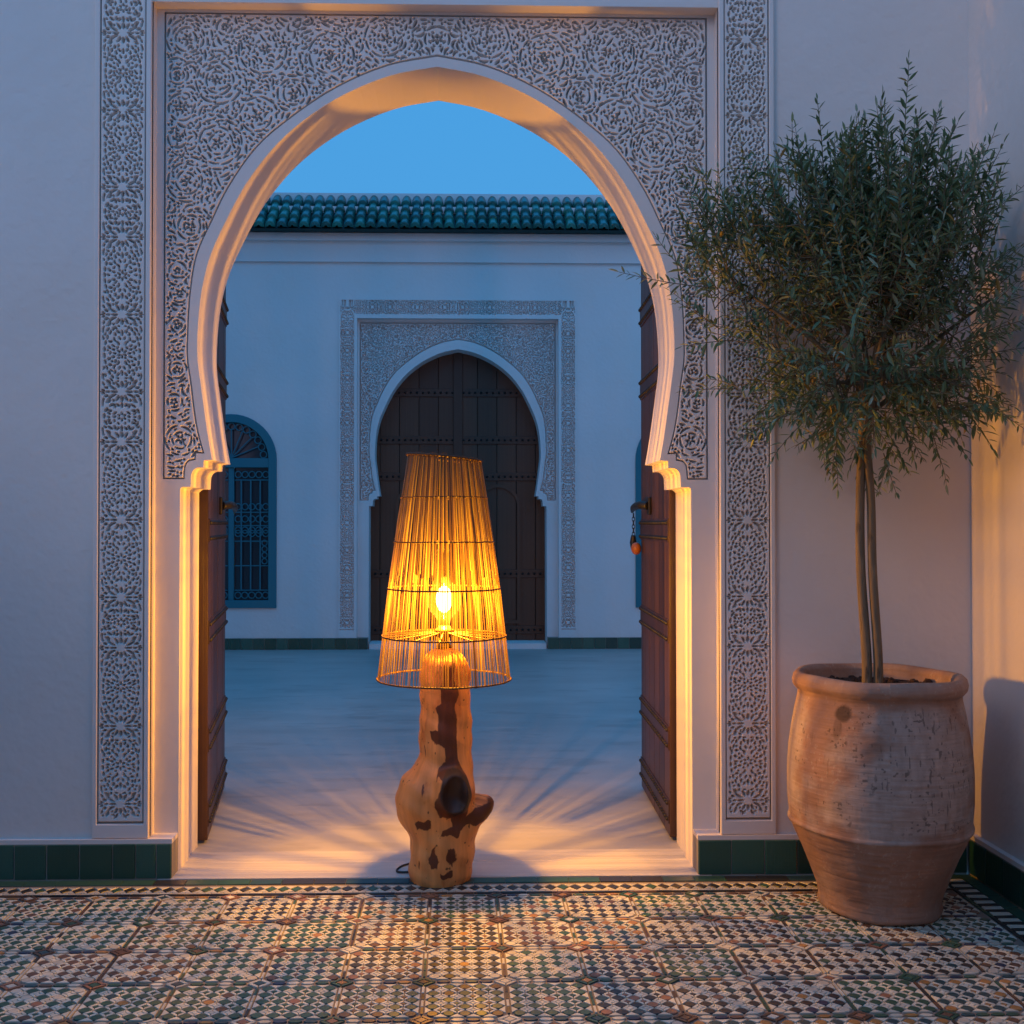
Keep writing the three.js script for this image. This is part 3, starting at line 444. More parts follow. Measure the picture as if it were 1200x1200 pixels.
// ---------------------------------------------------------------- arched windows with scrolled grilles
function makeWindow(label) {
  const w = tag(group('arched_window'), label, 'window'), teal = M('teal_paint', [0.007, 0.165, 0.215], { roughness: 0.5 }), grilleM = M('teal_grille', [0.012, 0.16, 0.21], { roughness: 0.5 });
  const outline = (h, b, s) => { const p = [[-h, b], [h, b], [h, s]]; for (let i = 1; i < 24; i++) { const a = (i / 24) * Math.PI; p.push([h * Math.cos(a), s + h * Math.sin(a)]); } p.push([-h, s]); return p; };
  mesh('frame', extrude(outline(0.408, 0, 1.335), 0.0, 0.05, [outline(0.335, 0.07, 1.335)], 0.004), teal, w);
  mesh('transom', rbox(0.672, 0.085, 0.045, 0.004, 0, 1.305, 0.022), teal, w); mesh('mullion', rbox(0.05, 1.195, 0.04, 0.004, 0, 0.665, 0.010), teal, w);
  const bars = []; for (const s of [-1, 1]) { for (const x of [0.09, 0.175, 0.26]) bars.push(tube([V(s * x, 0.16, 0), V(s * x, 1.15, 0)], [0.0075, 0.0075], 6, 1)); for (const y of [0.16, 0.38, 0.60, 0.74, 0.86, 1.15]) bars.push(tube([V(s * 0.03, y, 0), V(s * 0.33, y, 0)], [0.006, 0.006], 6, 1)); }
  mesh('grille_bars', bars, grilleM, w).position.z = 0.028;
  const rings = []; const ring = (x, y, r) => rings.push(new THREE.TorusGeometry(r, 0.0055, 5, 12).translate(x, y, 0));
  for (const s of [-1, 1]) { for (const y of [0.115, 0.67, 0.70, 0.80, 0.91, 1.20]) for (let i = 0; i < 5; i++) ring(s * (0.062 + i * 0.062), y, 0.028); for (let i = 0; i < 4; i++) ring(s * 0.3, 0.42 + i * 0.055, 0.024); }
  for (let i = 0; i <= 12; i++) { const a = 0.12 + (i / 12) * 2.90; ring(Math.cos(a) * 0.29, 1.345 + Math.sin(a) * 0.29, 0.03); }
  for (let i = 1; i < 8; i++) { const a = (i / 8) * Math.PI; rings.push(tube([V(0, 1.35, 0), V(Math.cos(a) * 0.26, 1.35 + Math.sin(a) * 0.26, 0)], [0.006, 0.006], 5, 1).toNonIndexed()); }
  mesh('grille_scrolls', rings, grilleM, w).position.z = 0.030;
  const gl = M('window_glass', [0.03, 0.035, 0.045], { roughness: 0.08 });
  for (const s of [-1, 1]) mesh('pane', span(s < 0 ? -0.335 : 0.022, s < 0 ? -0.022 : 0.335, 0.06, 1.28, -0.03, -0.018), gl, w);
  mesh('pane', extrude(outline(0.34, 1.33, 1.335), -0.03, -0.018), gl, w);
  return w;
}
{
  const w = makeWindow('teal arched window with scrolled grille on the far wall, beside the left door leaf');
  w.position.set(-2.035, 0.372, FW - 0.03);
  const c = w.clone(); c.name = numbered('arched_window'); c.position.x = 2.02; scene.add(c);
  c.userData.label = 'teal arched window showing only a thin edge beside the right door leaf';
}

// ---------------------------------------------------------------- the floor lamp
{
  const LX = -0.043, LZ = -0.018, lamp = tag(group('floor_lamp', null, [LX, 0, LZ]), 'glowing floor lamp on a knotty tree trunk base under a cane shade', 'lamp');
  // trunk: distance field of a column, a foot, a left burl and a right stub with a dark knot hole; skinned from the axis outward
  const cap = (p, a, b, ra, rb) => { const ab = b.clone().sub(a), t = clamp(p.clone().sub(a).dot(ab) / ab.lengthSq(), 0, 1); return p.distanceTo(a.clone().addScaledVector(ab, t)) - lerp(ra, rb, t); };
  const smin = (a, b, k) => { const h = clamp(0.5 + (0.5 * (b - a)) / k, 0, 1); return lerp(b, a, h) - k * h * (1 - h); };
  const field = (x, y, z) => {
    const p = V(x, y, z);
    let d = cap(p, V(0.006, 0.10, 0), V(0.004, 0.655, 0), 0.092, 0.0765);
    d = smin(d, cap(p, V(-0.012, 0.03, 0), V(-0.008, 0.16, 0), 0.100, 0.096), 0.03);
    d = smin(d, p.distanceTo(V(-0.062, 0.268, 0.016)) - 0.083, 0.06); d = smin(d, p.distanceTo(V(-0.055, 0.225, -0.01)) - 0.085, 0.05);
    d = smin(d, cap(p, V(0.03, 0.165, 0.02), V(0.126, 0.236, 0.030), 0.062, 0.034), 0.028);
    d = smin(d, cap(p, V(0.022, 0.270, 0.05), V(0.030, 0.280, 0.100), 0.070, 0.055), 0.035); d = smin(d, cap(p, V(0.030, 0.31, 0.05), V(0.034, 0.318, 0.092), 0.055, 0.048), 0.03);
    const hx = (x - 0.036) / 0.043, hy = (y - 0.296) / 0.070, hz = (z - 0.165) / 0.055; d = Math.max(d, -(Math.sqrt(hx * hx + hy * hy + hz * hz) - 1) * 0.042);
    return d + 0.0035 * Math.sin(x * 31 + y * 17) * Math.sin(z * 29 - y * 23) + 0.0016 * Math.sin(y * 90 + x * 40);
  };
  const NA = 168, NY = 200, Y1 = 0.7335, P = [], U = [], I = [], radius = (a, y) => { let r = 0.22; const c = Math.sin(a), s = Math.cos(a); for (let i = 0; i < 60; i++) { const d = field(c * r, y, s * r); if (d < 0.0004) break; r -= Math.max(0.0006, d * 0.55); if (r < 0.004) return 0.004; } return r; };
  for (let j = 0; j <= NY; j++) for (let i = 0; i <= NA; i++) { const a = -Math.PI + (i / NA) * 2 * Math.PI, y = 0.0005 + (j / NY) * (Y1 - 0.0005), r = radius(a, y); P.push(Math.sin(a) * r, y, Math.cos(a) * r); U.push(i / NA, j / NY); }
  for (let j = 0; j < NY; j++) for (let i = 0; i < NA; i++) { const a = j * (NA + 1) + i, b = a + NA + 1; I.push(a, a + 1, b, a + 1, b + 1, b); }
  const g = new THREE.BufferGeometry(); g.setAttribute('position', new THREE.Float32BufferAttribute(P, 3)); g.setAttribute('uv', new THREE.Float32BufferAttribute(U, 2)); g.setIndex(I); g.computeVertexNormals();
  // peeled pale wood with dark bark left standing in ragged islands
  const isles = [
    [[2, 0.695], [26, 0.695], [29, 0.60], [26, 0.52], [27, 0.45], [30, 0.40], [40, 0.34], [38, 0.30], [40, 0.22], [78, 0.27], [84, 0.225], [64, 0.185], [40, 0.185], [24, 0.155], [-2, 0.158], [2, 0.178], [16, 0.186], [12, 0.215], [-6, 0.225], [-12, 0.25], [-4, 0.30], [4, 0.335], [-8, 0.345], [-16, 0.325], [-10, 0.36], [4, 0.385], [0, 0.43], [-18, 0.442], [-28, 0.452], [-30, 0.482], [-16, 0.487], [-14, 0.515], [-15, 0.55], [-6, 0.57], [-4, 0.62]],
    [[-20, 0.122], [-16, 0.13], [-12, 0.10], [-6, 0.08], [-10, 0.055], [-22, 0.055], [-26, 0.075], [-22, 0.095]], [[8, 0.115], [18, 0.118], [22, 0.09], [16, 0.062], [8, 0.075]], [[-8, 0.042], [4, 0.045], [16, 0.052], [14, 0.03], [2, 0.024], [-6, 0.028]], [[-46, 0.075], [-42, 0.07], [-43, 0.045], [-46, 0.05]],
    [[-34, 0.315], [-31, 0.32], [-30, 0.295], [-34, 0.285]], [[-52, 0.43], [-48, 0.43], [-49, 0.40], [-53, 0.405]], [[-44, 0.20], [-20, 0.205], [-24, 0.18], [-42, 0.175]],
    [[120, 0.7], [150, 0.66], [160, 0.5], [140, 0.42], [118, 0.5]], [[-150, 0.4], [-120, 0.36], [-128, 0.2], [-160, 0.18]], [[100, 0.2], [130, 0.16], [120, 0.06], [96, 0.1]],
  ].map((q) => { const u = q.map(([a, y]) => [a / 60, y / 0.12]); return { in: insideOf(u), d: distTo(u) }; });
  const bark = tex(1024, (u, v) => {
    const a0 = (u - 0.5) * 360, y0 = v * Y1, a = a0 + 14 * (fbm(u * 26, v * 16, 26, 81, 5) - 0.5), y = y0 + 0.03 * (fbm(u * 30, v * 18, 30, 91, 5) - 0.5);
    let k = 0; for (const s of isles) { const x = a / 60, w = y / 0.12, d = s.d(x, w); k = Math.max(k, s.in(x, w) ? smooth(d, 0, 0.012) * 0.5 + 0.5 : 0.5 - smooth(d, 0, 0.012) * 0.5); }
    const gr = fbm(u * 40, v * 6, 40, 95, 5), st = smooth(fbm(u * 12, v * 8, 12, 97, 5), 0.60, 0.72), sp = smooth(fbm(u * 60, v * 50, 60, 99, 2), 0.80, 0.86);
    const hx = (a0 - 17) / 21, hy = (y0 - 0.296) / 0.074, hole = 1 - smooth(Math.hypot(hx, hy) + 0.15 * (gr - 0.5), 0.95, 1.08);
    let c = [0.66, 0.285, 0.085].map((t, i) => t * (0.66 + 0.62 * gr) * (1 - st * [0.22, 0.34, 0.45][i]) * (1 - 0.75 * sp));
    const dk = [0.100, 0.027, 0.010].map((t) => t * (0.7 + 0.6 * gr));
    c = c.map((t, i) => lerp(lerp(t, dk[i], k), [0.030, 0.013, 0.009][i] * (0.6 + 0.8 * gr), hole));
    return c.map((t) => Math.sqrt(t));                              // kept as square roots; see below
  }, {});
  { const d = bark.image.data; for (let i = 0; i < d.length; i += 4) for (let k = 0; k < 3; k++) { const l = (d[i + k] / 255) ** 2; d[i + k] = Math.round(255 * (l <= 0.0031308 ? 12.92 * l : 1.055 * l ** (1 / 2.4) - 0.055)); } bark.colorSpace = THREE.SRGBColorSpace; bark.wrapT = THREE.ClampToEdgeWrapping; bark.wrapS = THREE.ClampToEdgeWrapping; }
  const trunk = group('trunk_base', lamp);
  mesh('trunk', g, M('peeled_trunk', [1, 1, 1], { roughness: 0.55, map: bark, bumpMap: tex(256, (u, v) => fbm(u * 30, v * 8, 30, 105, 5), { repeat: [1, 1] }), bumpScale: 0.004 }), trunk);
  mesh('cord', tube([V(-0.09, 0.010, -0.03), V(-0.150, 0.006, -0.045), V(-0.140, 0.006, -0.10), V(-0.06, 0.006, -0.16), V(0.02, 0.006, -0.20)], [0.0035, 0.0035], 6, 24), M('cord', [0.02, 0.017, 0.015], { roughness: 0.6 }), lamp);
  // socket and bulb
  const BY = 0.877, fitting = M('socket', [0.10, 0.055, 0.02], { roughness: 0.4 });
  mesh('socket', lathe([[0.0001, 0.725], [0.024, 0.726], [0.024, 0.738], [0.014, 0.745], [0.014, 0.760], [0.0315, 0.768], [0.0325, 0.786], [0.0225, 0.790], [0.018, 0.798], [0.0001, 0.798]], 24), fitting, lamp);
  const bulb = group('bulb', lamp);
  mesh('glass', lathe([[0.016, 0.799], [0.020, 0.815], [0.028, 0.828], [0.045, 0.846], [0.0555, 0.872], [0.053, 0.896], [0.041, 0.918], [0.029, 0.934], [0.0255, 0.952], [0.0255, 1.035], [0.022, 1.041], [0.0001, 1.042]], 32), new THREE.MeshPhysicalMaterial({ name: 'bulb_glass', color: lin(1, 0.95, 0.85), roughness: 0.05, transmission: 1, thickness: 0, ior: 1.25 }), bulb);
  mesh('glass_stem', lathe([[0.0001, 0.930], [0.006, 0.934], [0.012, 0.965], [0.013, 1.030], [0.0001, 1.034]], 20), M('frosted_stem', [0.012, 0.010, 0.006], { roughness: 0.5 }), bulb);
  mesh('filament', new THREE.SphereGeometry(1, 20, 14).scale(0.025, 0.043, 0.025).translate(0, BY + 0.006, 0), M('glowing_filament', [1, 0.8, 0.5], { emissive: lin(1, 0.66, 0.26), emissiveIntensity: 15 }), bulb);
  for (const dy of [-0.028, -0.008, 0.012, 0.032]) { const light = new THREE.PointLight(lin(...LAMP.color), LAMP.power / 4); light.name = 'bulb_light'; light.position.set(0, BY + dy, 0); light.shadow.radius = 0.34; light.castShadow = true; lamp.add(light); }   // a tall filament
  // shade: canes from the lower hoop to the tilted upper hoop, tied on thin hoops
  const shade = group('lamp_shade', lamp), N = 140, yb = 0.632, yt = (a) => 1.337 - 0.011 * Math.sin(a), rad = (y) => lerp(0.209, 0.1135, (y - yb) / (1.337 - yb)) + 0.006 * Math.sin(((y - yb) / 0.705) * Math.PI);
  const caneM = [[0.088, 0.0530, 0.0100], [0.067, 0.0390, 0.0078], [0.110, 0.0690, 0.0140], [0.050, 0.0280, 0.0056], [0.081, 0.0480, 0.0095]].map((c, i) => { const m = new THREE.MeshPhysicalMaterial({ color: lin(...c), roughness: 0.75, transmission: 0.55, thickness: 0 }); m.name = 'cane_' + 'abcde'[i]; return m; });
  for (let i = 0; i < N; i++) {
    const a0 = (i / N) * Math.PI * 2 + rr(-0.014, 0.014), a1 = a0 + rr(-0.03, 0.03), wide = rnd() < 0.07, w = wide ? rr(0.0030, 0.0044) : rr(0.0014, 0.0022), n = 7, top = yt(a1) + rr(-0.003, 0.004), pts = [];
    for (let j = 0; j <= n; j++) { const t = j / n, y = lerp(yb - 0.004, top, t), a = lerp(a0, a1, t) + rr(-0.006, 0.006), r = rad(y) + rr(-0.0012, 0.0012); pts.push(V(Math.sin(a) * r, y, Math.cos(a) * r)); }
    mesh('cane', splitCane(pts, w), caneM[Math.floor(rnd() * 5)], shade);
  }
  function splitCane(pts, w) {                                     // a split cane: a strip bowed outward, smooth side out
    const c = new THREE.CatmullRomCurve3(pts), n = 10, k = 4, P = [], I = [], vary = Array.from({ length: n + 1 }, () => rr(0.82, 1.16));
    for (let i = 0; i <= n; i++) { const p = c.getPoint(i / n), out = V(p.x, 0, p.z).normalize(), side = V(-out.z, 0, out.x); for (let j = 0; j <= k; j++) { const a = (j / k - 0.5) * 2.6; P.push(...p.clone().addScaledVector(side, Math.sin(a) * w * vary[i]).addScaledVector(out, Math.cos(a) * w * 0.8).toArray()); } }
    for (let i = 0; i < n; i++) for (let j = 0; j < k; j++) { const a = i * (k + 1) + j, b = a + k + 1; I.push(a, a + 1, b, a + 1, b + 1, b); }
    const g = new THREE.BufferGeometry(); g.setAttribute('position', new THREE.Float32BufferAttribute(P, 3)); g.setIndex(I); g.computeVertexNormals(); return g;
  }
  for (let i = 0; i < 90; i++) {                                    // shorter canes that close the upper half
    const a = (i / 90) * Math.PI * 2 + rr(-0.03, 0.03), y0 = rr(0.90, 0.97), pts = []; for (let j = 0; j <= 5; j++) { const y = lerp(y0, yt(a) - 0.002, j / 5), q = rad(y) - 0.003, b = a + rr(-0.006, 0.006); pts.push(V(Math.sin(b) * q, y, Math.cos(b) * q)); }
    mesh('cane', splitCane(pts, rr(0.0015, 0.0024)), caneM[Math.floor(rnd() * 5)], shade);
  }
  const hoopM = M('hoop_cane', [0.075, 0.028, 0.008], { roughness: 0.7 });
  for (const [y, r, tilt] of [[yb, 0.0030, 0], [0.768, 0.0026, 0], [0.918, 0.0026, 0], [1.066, 0.0024, 0], [1.206, 0.0020, 0], [1.332, 0.0044, 1]]) {
    const pts = []; for (let k = 0; k < 48; k++) { const a = (k / 48) * Math.PI * 2, q = rad(y) + 0.004; pts.push(V(Math.sin(a) * q, (tilt ? yt(a) - 0.004 : y) + rr(-0.0008, 0.0008), Math.cos(a) * q)); }
    mesh('hoop', new THREE.TubeGeometry(new THREE.CatmullRomCurve3(pts, true), 96, r, 5, true), hoopM, shade);
  }
  const arms = []; for (let k = 0; k < 16; k++) { const a = k * 0.3927 + rr(-0.1, 0.1), q = rad(0.768); arms.push(tube([V(Math.sin(a) * 0.012, 0.780, Math.cos(a) * 0.012), V(Math.sin(a) * q, 0.768, Math.cos(a) * q)], [0.0024, 0.0018], 5, 1)); }
  mesh('spokes', arms, hoopM, shade);
}

// ---------------------------------------------------------------- the terracotta pot and the olive tree
const POT = [1.238, 0, 0.262];
{
  const pot = tag(group('terracotta_pot', null, POT), 'large weathered terracotta jar planter with thick rim in the patio corner', 'planter');
  const prof = [[0.0001, 0.0], [0.165, 0.0], [0.176, 0.005], [0.180, 0.016], [0.177, 0.032], [0.184, 0.062], [0.206, 0.120], [0.229, 0.172], [0.249, 0.215], [0.2600, 0.2430], [0.2635, 0.2470], [0.2680, 0.2500], [0.2690, 0.2550], [0.2675, 0.2600], [0.2645, 0.2630], [0.2660, 0.275], [0.2685, 0.32], [0.2690, 0.37], [0.2670, 0.42], [0.2625, 0.47], [0.2555, 0.52], [0.2455, 0.575], [0.2365, 0.618], [0.2350, 0.632], [0.2420, 0.638], [0.2500, 0.648], [0.2525, 0.661], [0.2490, 0.675], [0.2400, 0.684], [0.2290, 0.685], [0.2180, 0.680], [0.2110, 0.668], [0.2100, 0.60], [0.0001, 0.595]];
  const stain = tex(1024, (u, v) => {                               // u runs round the pot, v up the profile
    const x = u * 14, y = v * 8, n = fbm(x, y, 14, 121, 6), n2 = fbm(x * 2, y, 28, 125, 5), str = fbm(u * 110, v * 14, 110, 131, 4), front = Math.exp(-((((((u - 0.05) % 1) + 1.5) % 1 - 0.5) / 0.085) ** 2)), side = Math.exp(-(((u - 0.47) / 0.12) ** 2)), up = smooth(v, 0.37, 0.44) * (1 - smooth(v, 0.86, 0.92));
    const wash = clamp(smooth(n + 0.34 * (front + side) * up, 0.32, 0.66) * (0.42 + 0.70 * up) + 0.6 * smooth(v, 0.33, 0.37) * (1 - smooth(v, 0.40, 0.52)) * smooth(n2, 0.36, 0.62), 0, 1);
    const speck = smooth(fbm(u * 210, v * 80, 210, 141, 2), 0.69, 0.75) * smooth(fbm(u * 22, v * 12, 22, 145, 4) + 0.16 * front, 0.52, 0.66) * up, line = smooth(fbm(u * 160, v * 16, 160, 151, 3), 0.73, 0.77) * up * (0.3 + 0.7 * front), chips = smooth(fbm(u * 240, v * 90, 240, 155, 2), 0.70, 0.78) * smooth(n2, 0.45, 0.6);
    let c = [0.310, 0.178, 0.120].map((t, i) => t * (0.70 + 0.55 * n2));
    c = c.map((t, i) => lerp(t, [0.400, 0.315, 0.262][i] * (0.72 + 0.42 * str), wash * 0.88));
    c = c.map((t, i) => lerp(t, [0.42, 0.33, 0.26][i], chips * 0.5));
    c = c.map((t) => t * (1 - 0.55 * clamp(speck + line, 0, 1)));
    const hx = (((u + 0.5) % 1) - 0.5 + 0.085) / 0.017, hy = (v - 0.862) / 0.034, h = 1 - smooth(Math.hypot(hx, hy) + 0.6 * (n2 - 0.5), 0.7, 1.2), ht = 1 - smooth(Math.hypot((((u + 0.5) % 1) - 0.5 + 0.094) / 0.008, (v - 0.80) / 0.05) + 0.5 * (n - 0.5), 0.7, 1.2); c = c.map((t) => t * (1 - 0.68 * Math.max(h, 0.45 * ht)));
    return c.map((t) => { t = clamp(t, 0, 1); return t <= 0.0031308 ? 12.92 * t : 1.055 * t ** (1 / 2.4) - 0.055; });
  }, { srgb: true });
  const lg = lathe(prof, 96); { const p = lg.attributes.position; for (let i = 0; i < p.count; i++) { const x = p.getX(i), y = p.getY(i), z = p.getZ(i), k = 0.962 + 0.004 * Math.sin(y * 60) * (y > 0.05 && y < 0.62 ? 1 : 0.2) + 0.006 * Math.sin(Math.atan2(x, z) * 2 + y * 9); p.setXYZ(i, x * k, y + 0.002 * Math.sin(Math.atan2(x, z) * 5), z * k); } for (let i = 0; i < p.count; i++) lg.attributes.uv.setY(i, clamp(p.getY(i) / 0.687, 0.002, 0.998)); lg.computeVertexNormals(); lg.rotateY(-0.25); }
  mesh('jar', lg, M('terracotta', [1, 1, 1], { roughness: 0.88, map: stain, bumpMap: tex(512, (u, v) => 0.5 * fbm(u * 40, v * 30, 40, 161, 5) + 0.5 * fbm(u * 8, v * 60, 60, 163, 4), { repeat: [1, 1] }), bumpScale: 0.006 }), pot);
  const soil = []; for (let i = 0; i < 260; i++) { const a = rr(0, 6.283), r = 0.196 * Math.sqrt(rnd()), s = rr(0.006, 0.017); soil.push(new THREE.IcosahedronGeometry(s, 0).scale(1, rr(0.5, 1), rr(0.7, 1.3)).rotateY(rr(0, 3)).translate(Math.sin(a) * r, 0.640 + rr(-0.004, 0.006), Math.cos(a) * r)); }
  soil.push(new THREE.CylinderGeometry(0.202, 0.202, 0.04, 32).toNonIndexed().translate(0, 0.622, 0));
  const so = mesh('soil', soil, M('soil', [0.045, 0.022, 0.014], { roughness: 1 }), pot); so.userData.kind = 'stuff';
}
{
  const tree = tag(group('olive_tree', null, [POT[0] + 0.018, 0.635, POT[2]]), 'bushy olive tree with twin slender stems growing from the terracotta jar', 'tree');
  const barkT = tex(256, (u, v) => { const k = 0.6 + 0.5 * fbm(u * 6, v * 20, 20, 171, 5), s = smooth(fbm(u * 9, v * 14, 14, 175, 4), 0.62, 0.72); return [k - 0.3 * s, k - 0.3 * s, k - 0.3 * s]; }, { repeat: [1, 1] });
  const barkM = M('olive_bark', [0.205, 0.150, 0.090], { roughness: 0.85, map: barkT, bumpMap: barkT, bumpScale: 0.006 });
  const at = (x, y, z = 0) => V(x - POT[0], y - 0.635, z);           // world x and y, local z
  mesh('stem', tube([at(1.187, 0.60), at(1.187, 0.72), at(1.170, 1.0), at(1.168, 1.22, 0.005), at(1.180, 1.42, 0), at(1.180, 1.55, 0)], [0.0150, 0.0142, 0.0132, 0.0126, 0.0126, 0.012], 10, 30), barkM, tree);
  mesh('stem', tube([at(1.216, 0.60, 0.012), at(1.216, 0.72, 0.012), at(1.200, 0.98, 0.014), at(1.196, 1.18, 0.015), at(1.186, 1.40, 0.016), at(1.212, 1.56, 0.02)], [0.0140, 0.0134, 0.0126, 0.0120, 0.0118, 0.011], 10, 30), barkM, tree);
  const C = at(1.165, 1.815, 0.02), RX = 0.50, RY = 0.50, RZ = 0.30, twigs = [];
  // main limbs fan out from the head of the stems
  const limbs = [], limbG = [];
  const aim = [[-0.30, 0.10, 0.05], [-0.34, 0.30, -0.08], [-0.22, 0.45, 0.10], [-0.05, 0.55, -0.06], [0.12, 0.50, 0.08], [0.25, 0.40, -0.08], [0.33, 0.24, 0.10], [0.34, 0.06, -0.04], [0.22, -0.02, 0.16], [-0.20, -0.02, 0.18], [0.02, 0.30, 0.20], [-0.12, 0.22, -0.16], [0.15, 0.22, -0.16], [0.0, 0.12, 0.22]];
  for (const [x, y, z] of aim) { const s = at(1.19 + rr(-0.015, 0.02), 1.47 + rr(-0.05, 0.07), 0.005), e = at(1.185 + x, 1.53 + y, z), m = s.clone().lerp(e, 0.5).add(V(rr(-0.03, 0.03), 0.05 + rr(-0.02, 0.03), rr(-0.03, 0.03))); limbs.push(new THREE.QuadraticBezierCurve3(s, m, e)); limbG.push(tube([s, m.clone().lerp(s.clone().lerp(e, 0.5), 0.5), e], [0.0085, 0.0065, 0.0035], 6, 8)); }
  const nearest = (p) => { let best = null, bd = 9; for (const l of limbs) for (const t of [0.45, 0.6, 0.75, 0.9, 1]) { const q = l.getPoint(t), d = q.distanceTo(p); if (d < bd) { bd = d; best = q; } } return best; };
  const clear = (p) => p.z + POT[2] > ZW + 0.035 && p.x + POT[0] < XR - 0.04;
  let tries = 0;
  while (twigs.length < 1000 && tries++ < 9000) {
    const u = rr(-1, 1), ph = rr(0, 6.283), rad = Math.pow(rnd(), 0.42), q = Math.sqrt(1 - u * u), p = V(C.x + RX * rad * q * Math.cos(ph), C.y + RY * rad * u, C.z + RZ * rad * q * Math.sin(ph));
    const lump = fbm((p.x + 2) * 4.2, (p.y + 2) * 4.2, 64, 181, 3) * 0.7 + fbm((p.z + 2) * 4, (p.x + 3) * 3, 64, 187, 2) * 0.3; if (lump < 0.37 + 0.13 * rad - 0.20 * Math.exp(-((p.x - C.x) ** 2) / 0.02)) continue;
    if (p.y + 0.635 > 2.10 + 0.32 * (fbm((p.x + 2) * 9, (p.z + 2) * 2.5, 64, 193, 3) - 0.3) - 0.34 * Math.abs(p.x - C.x)) continue;
    const low = clamp((C.y - p.y) / RY, -1, 1); if (low > 0.2 && rnd() < 0.28 + 0.32 * low) continue;
    const d = V(p.x - C.x, (p.y - C.y + 0.2) * 1.0, p.z - C.z).normalize().multiplyScalar(0.9).add(V(rr(-0.5, 0.5), 0.75 - 1.05 * Math.max(0, low) + rr(-0.25, 0.35), rr(-0.4, 0.4))).normalize(), len = rr(0.10, 0.20);
    twigs.push({ p, d, len, bend: low > 0 ? -0.35 * low : 0.25, own: false });
  }
  for (let i = 0; i < 95; i++) { const a = rr(0, 6.283), q = 0.17 * Math.sqrt(rnd()), p = at(1.19 + Math.cos(a) * q * 1.5, rr(1.40, 1.60), 0.02 + Math.sin(a) * q); twigs.push({ p, d: V(Math.cos(a), rr(-0.5, 0.6), Math.sin(a) * 0.8).normalize(), len: rr(0.09, 0.16), bend: -0.1, own: false }); }
  // shoots that stand out of the crown
  const shoot = (x, y, z, dx, dy, dz, len, bend, own = true) => twigs.push({ p: at(x, y, z), d: V(dx, dy, dz).normalize(), len, bend, own });
  shoot(1.285, 2.19, 0.05, 0.06, 1, 0, 0.29, 0.1); shoot(1.25, 2.16, 0.05, -0.2, 1, 0.1, 0.17, 0.1); shoot(1.33, 2.15, 0.02, 0.35, 1, 0, 0.20, 0.1); shoot(1.05, 2.16, 0.04, -0.05, 1, 0, 0.21, 0.1); shoot(1.02, 2.12, 0.0, -0.35, 1, 0, 0.18, 0.1);
  shoot(0.85, 2.0, 0.02, -0.12, 1, 0.05, 0.24, 0.1); shoot(1.48, 2.08, 0.02, 0.3, 1, 0, 0.17, 0.1); shoot(1.50, 2.0, 0.06, 1, 0.7, 0, 0.18, 0.3); shoot(0.74, 1.80, 0.08, -1, 0.02, 0, 0.30, 0.08); shoot(0.76, 1.92, 0.06, -1, 0.15, 0, 0.17, 0.1); shoot(0.78, 1.66, 0.02, -1, -0.05, 0, 0.14, -0.1);
  shoot(0.98, 1.45, 0.08, -1, -0.28, 0.1, 0.24, -0.25); shoot(1.03, 1.46, 0.05, -0.8, -0.75, 0, 0.21, -0.3); shoot(1.10, 1.47, 0.02, -0.5, -0.9, 0.1, 0.12, -0.2); shoot(1.26, 1.44, 0.03, 0.6, -0.65, 0.1, 0.16, -0.35); shoot(1.38, 1.52, 0.04, 0.45, -0.7, 0, 0.17, -0.25); shoot(1.46, 1.58, 0.04, 0.7, -0.5, 0, 0.17, -0.25); shoot(1.50, 1.66, 0.0, 0.8, -0.2, 0, 0.12, -0.2); shoot(1.53, 1.98, 0.05, 0.5, 0.8, 0, 0.13, 0.3);
  const leafP = [], leafC = [], twigG = [], ownLeaves = [];
  const hues = [[0.105, 0.190, 0.090], [0.130, 0.215, 0.108], [0.084, 0.155, 0.074], [0.170, 0.250, 0.140], [0.255, 0.325, 0.225], [0.145, 0.205, 0.085], [0.28, 0.20, 0.055]];
  const leafTris = (base, dir, up, l, w, curl) => {                  // eight facets: a folded, slightly curled lance
    const side = dir.clone().cross(up).normalize(), n = side.clone().cross(dir).normalize(), pt = (t, s, h) => base.clone().addScaledVector(dir, l * t).addScaledVector(side, w * s).addScaledVector(n, h * w - curl * l * t * t);
    const B = pt(0, 0, 0), a1 = pt(0.3, -0.46, 0.22), m1 = pt(0.3, 0, 0), b1 = pt(0.3, 0.46, 0.22), a2 = pt(0.65, -0.44, 0.22), m2 = pt(0.65, 0, 0), b2 = pt(0.65, 0.44, 0.22), T = pt(1, 0, 0), o = [];
    for (const [p, q, r] of [[B, m1, a1], [B, b1, m1], [a1, m1, m2], [a1, m2, a2], [m1, b1, b2], [m1, b2, m2], [a2, m2, T], [m2, b2, T]]) o.push(p.x, p.y, p.z, q.x, q.y, q.z, r.x, r.y, r.z); return o;
  };
  for (const w of twigs) {
    const { p, d, len, bend, own } = w, from = nearest(p);
    if (from.distanceTo(p) > 0.02 && from.distanceTo(p) < (own ? 0.3 : 0.10)) twigG.push(tube([from, from.clone().lerp(p, 0.5).add(V(rr(-0.02, 0.02), rr(-0.01, 0.025), rr(-0.02, 0.02))), p], [0.0026, 0.0017], 4, 4));
    const pts = [p.clone()], dir = d.clone(); for (let i = 0; i < 5; i++) { dir.add(V(rr(-0.09, 0.09), bend * 0.16 + rr(-0.05, 0.05), rr(-0.09, 0.09))).normalize(); pts.push(pts[i].clone().addScaledVector(dir, len / 5)); }
    if (!own && !pts.every(clear)) continue;
    twigG.push(tube(pts, [0.0017, 0.0008], 4, 6));
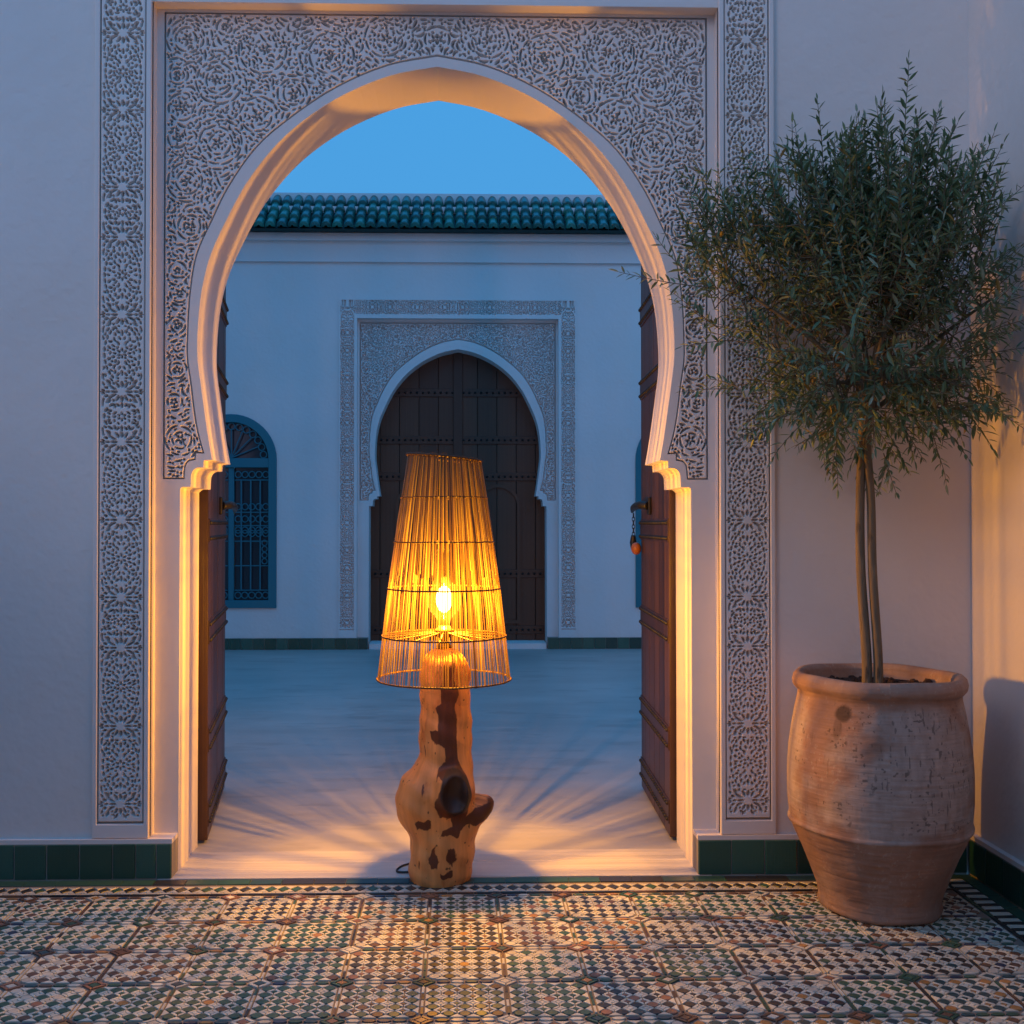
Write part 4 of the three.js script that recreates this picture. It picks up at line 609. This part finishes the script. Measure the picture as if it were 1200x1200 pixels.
    const c = new THREE.CatmullRomCurve3(pts), n = Math.round(len / 0.0165), side0 = dir.clone().cross(V(rr(-1, 1), rr(-1, 1), rr(-1, 1))).normalize();
    for (let i = 1; i <= n; i++) {
      const t = i / n, b = c.getPoint(t), tg = c.getTangent(t), s1 = side0.clone().applyAxisAngle(tg, i % 2 ? 1.57 : 0);
      for (const s of i === n ? [0] : [-1, 1]) {
        if (rnd() < (own ? 0.05 : 0.13)) continue;
        const ld = tg.clone().multiplyScalar(s === 0 ? 1 : rr(0.35, 0.9)).addScaledVector(s1, s * rr(0.7, 1.15)).add(V(0, bend < 0 ? -0.2 : 0.08, 0)).normalize(), l = rr(0.028, 0.048) * (0.75 + 0.35 * Math.sin(Math.PI * Math.min(1, t + 0.15))), up = V(rr(-0.6, 0.6), 1, rr(-0.6, 0.6)).normalize();
        if (b.x + ld.x * l + POT[0] > XR - 0.026 || b.z + ld.z * l + POT[2] < ZW + 0.006) continue;
        const tri = leafTris(b, ld, up, l, l * rr(0.21, 0.28), rr(-0.05, 0.18)), h = hues[rnd() < 0.035 ? 6 : Math.floor(Math.pow(rnd(), 1.3) * 6)], k = rr(0.8, 1.2);
        if (own && ownLeaves.length < 290) { ownLeaves.push([tri, h]); continue; }
        for (const v of tri) leafP.push(v); for (let q = 0; q < tri.length / 3; q++) leafC.push(h[0] * k, h[1] * k, h[2] * k);
      }
    }
  }
  mesh('branches', [...limbG, ...twigG], M('olive_twig', [0.13, 0.105, 0.065], { roughness: 0.85 }), tree);
  const leafMat = (name, rgb, vc) => { const m = new THREE.MeshPhysicalMaterial({ color: lin(...rgb), roughness: 0.55, transmission: 0.3, thickness: 0, vertexColors: vc }); m.name = name; return m; };
  const g = new THREE.BufferGeometry(); g.setAttribute('position', new THREE.Float32BufferAttribute(leafP, 3)); g.setAttribute('color', new THREE.Float32BufferAttribute(leafC, 3)); g.computeVertexNormals();
  mesh('crown', g, leafMat('olive_leaf', [1, 1, 1], true), tree).userData.kind = 'stuff';
  const lm = hues.map((h, i) => leafMat('olive_leaf_' + 'abcdefg'[i], h, false));
  for (const [tri, h] of ownLeaves) { const q = new THREE.BufferGeometry(); q.setAttribute('position', new THREE.Float32BufferAttribute(tri, 3)); q.computeVertexNormals(); mesh('leaf', q, lm[hues.indexOf(h)], tree); }
  console.log('twigs', twigs.length, 'leaf facets', leafP.length / 9, 'own', ownLeaves.length);
}

// ---------------------------------------------------------------- draw
const renderer = new THREE.WebGLRenderer({ antialias: true });
renderer.shadowMap.enabled = true; renderer.toneMapping = THREE.LinearToneMapping; renderer.toneMappingExposure = EXPOSURE;
renderer.render(scene, camera);
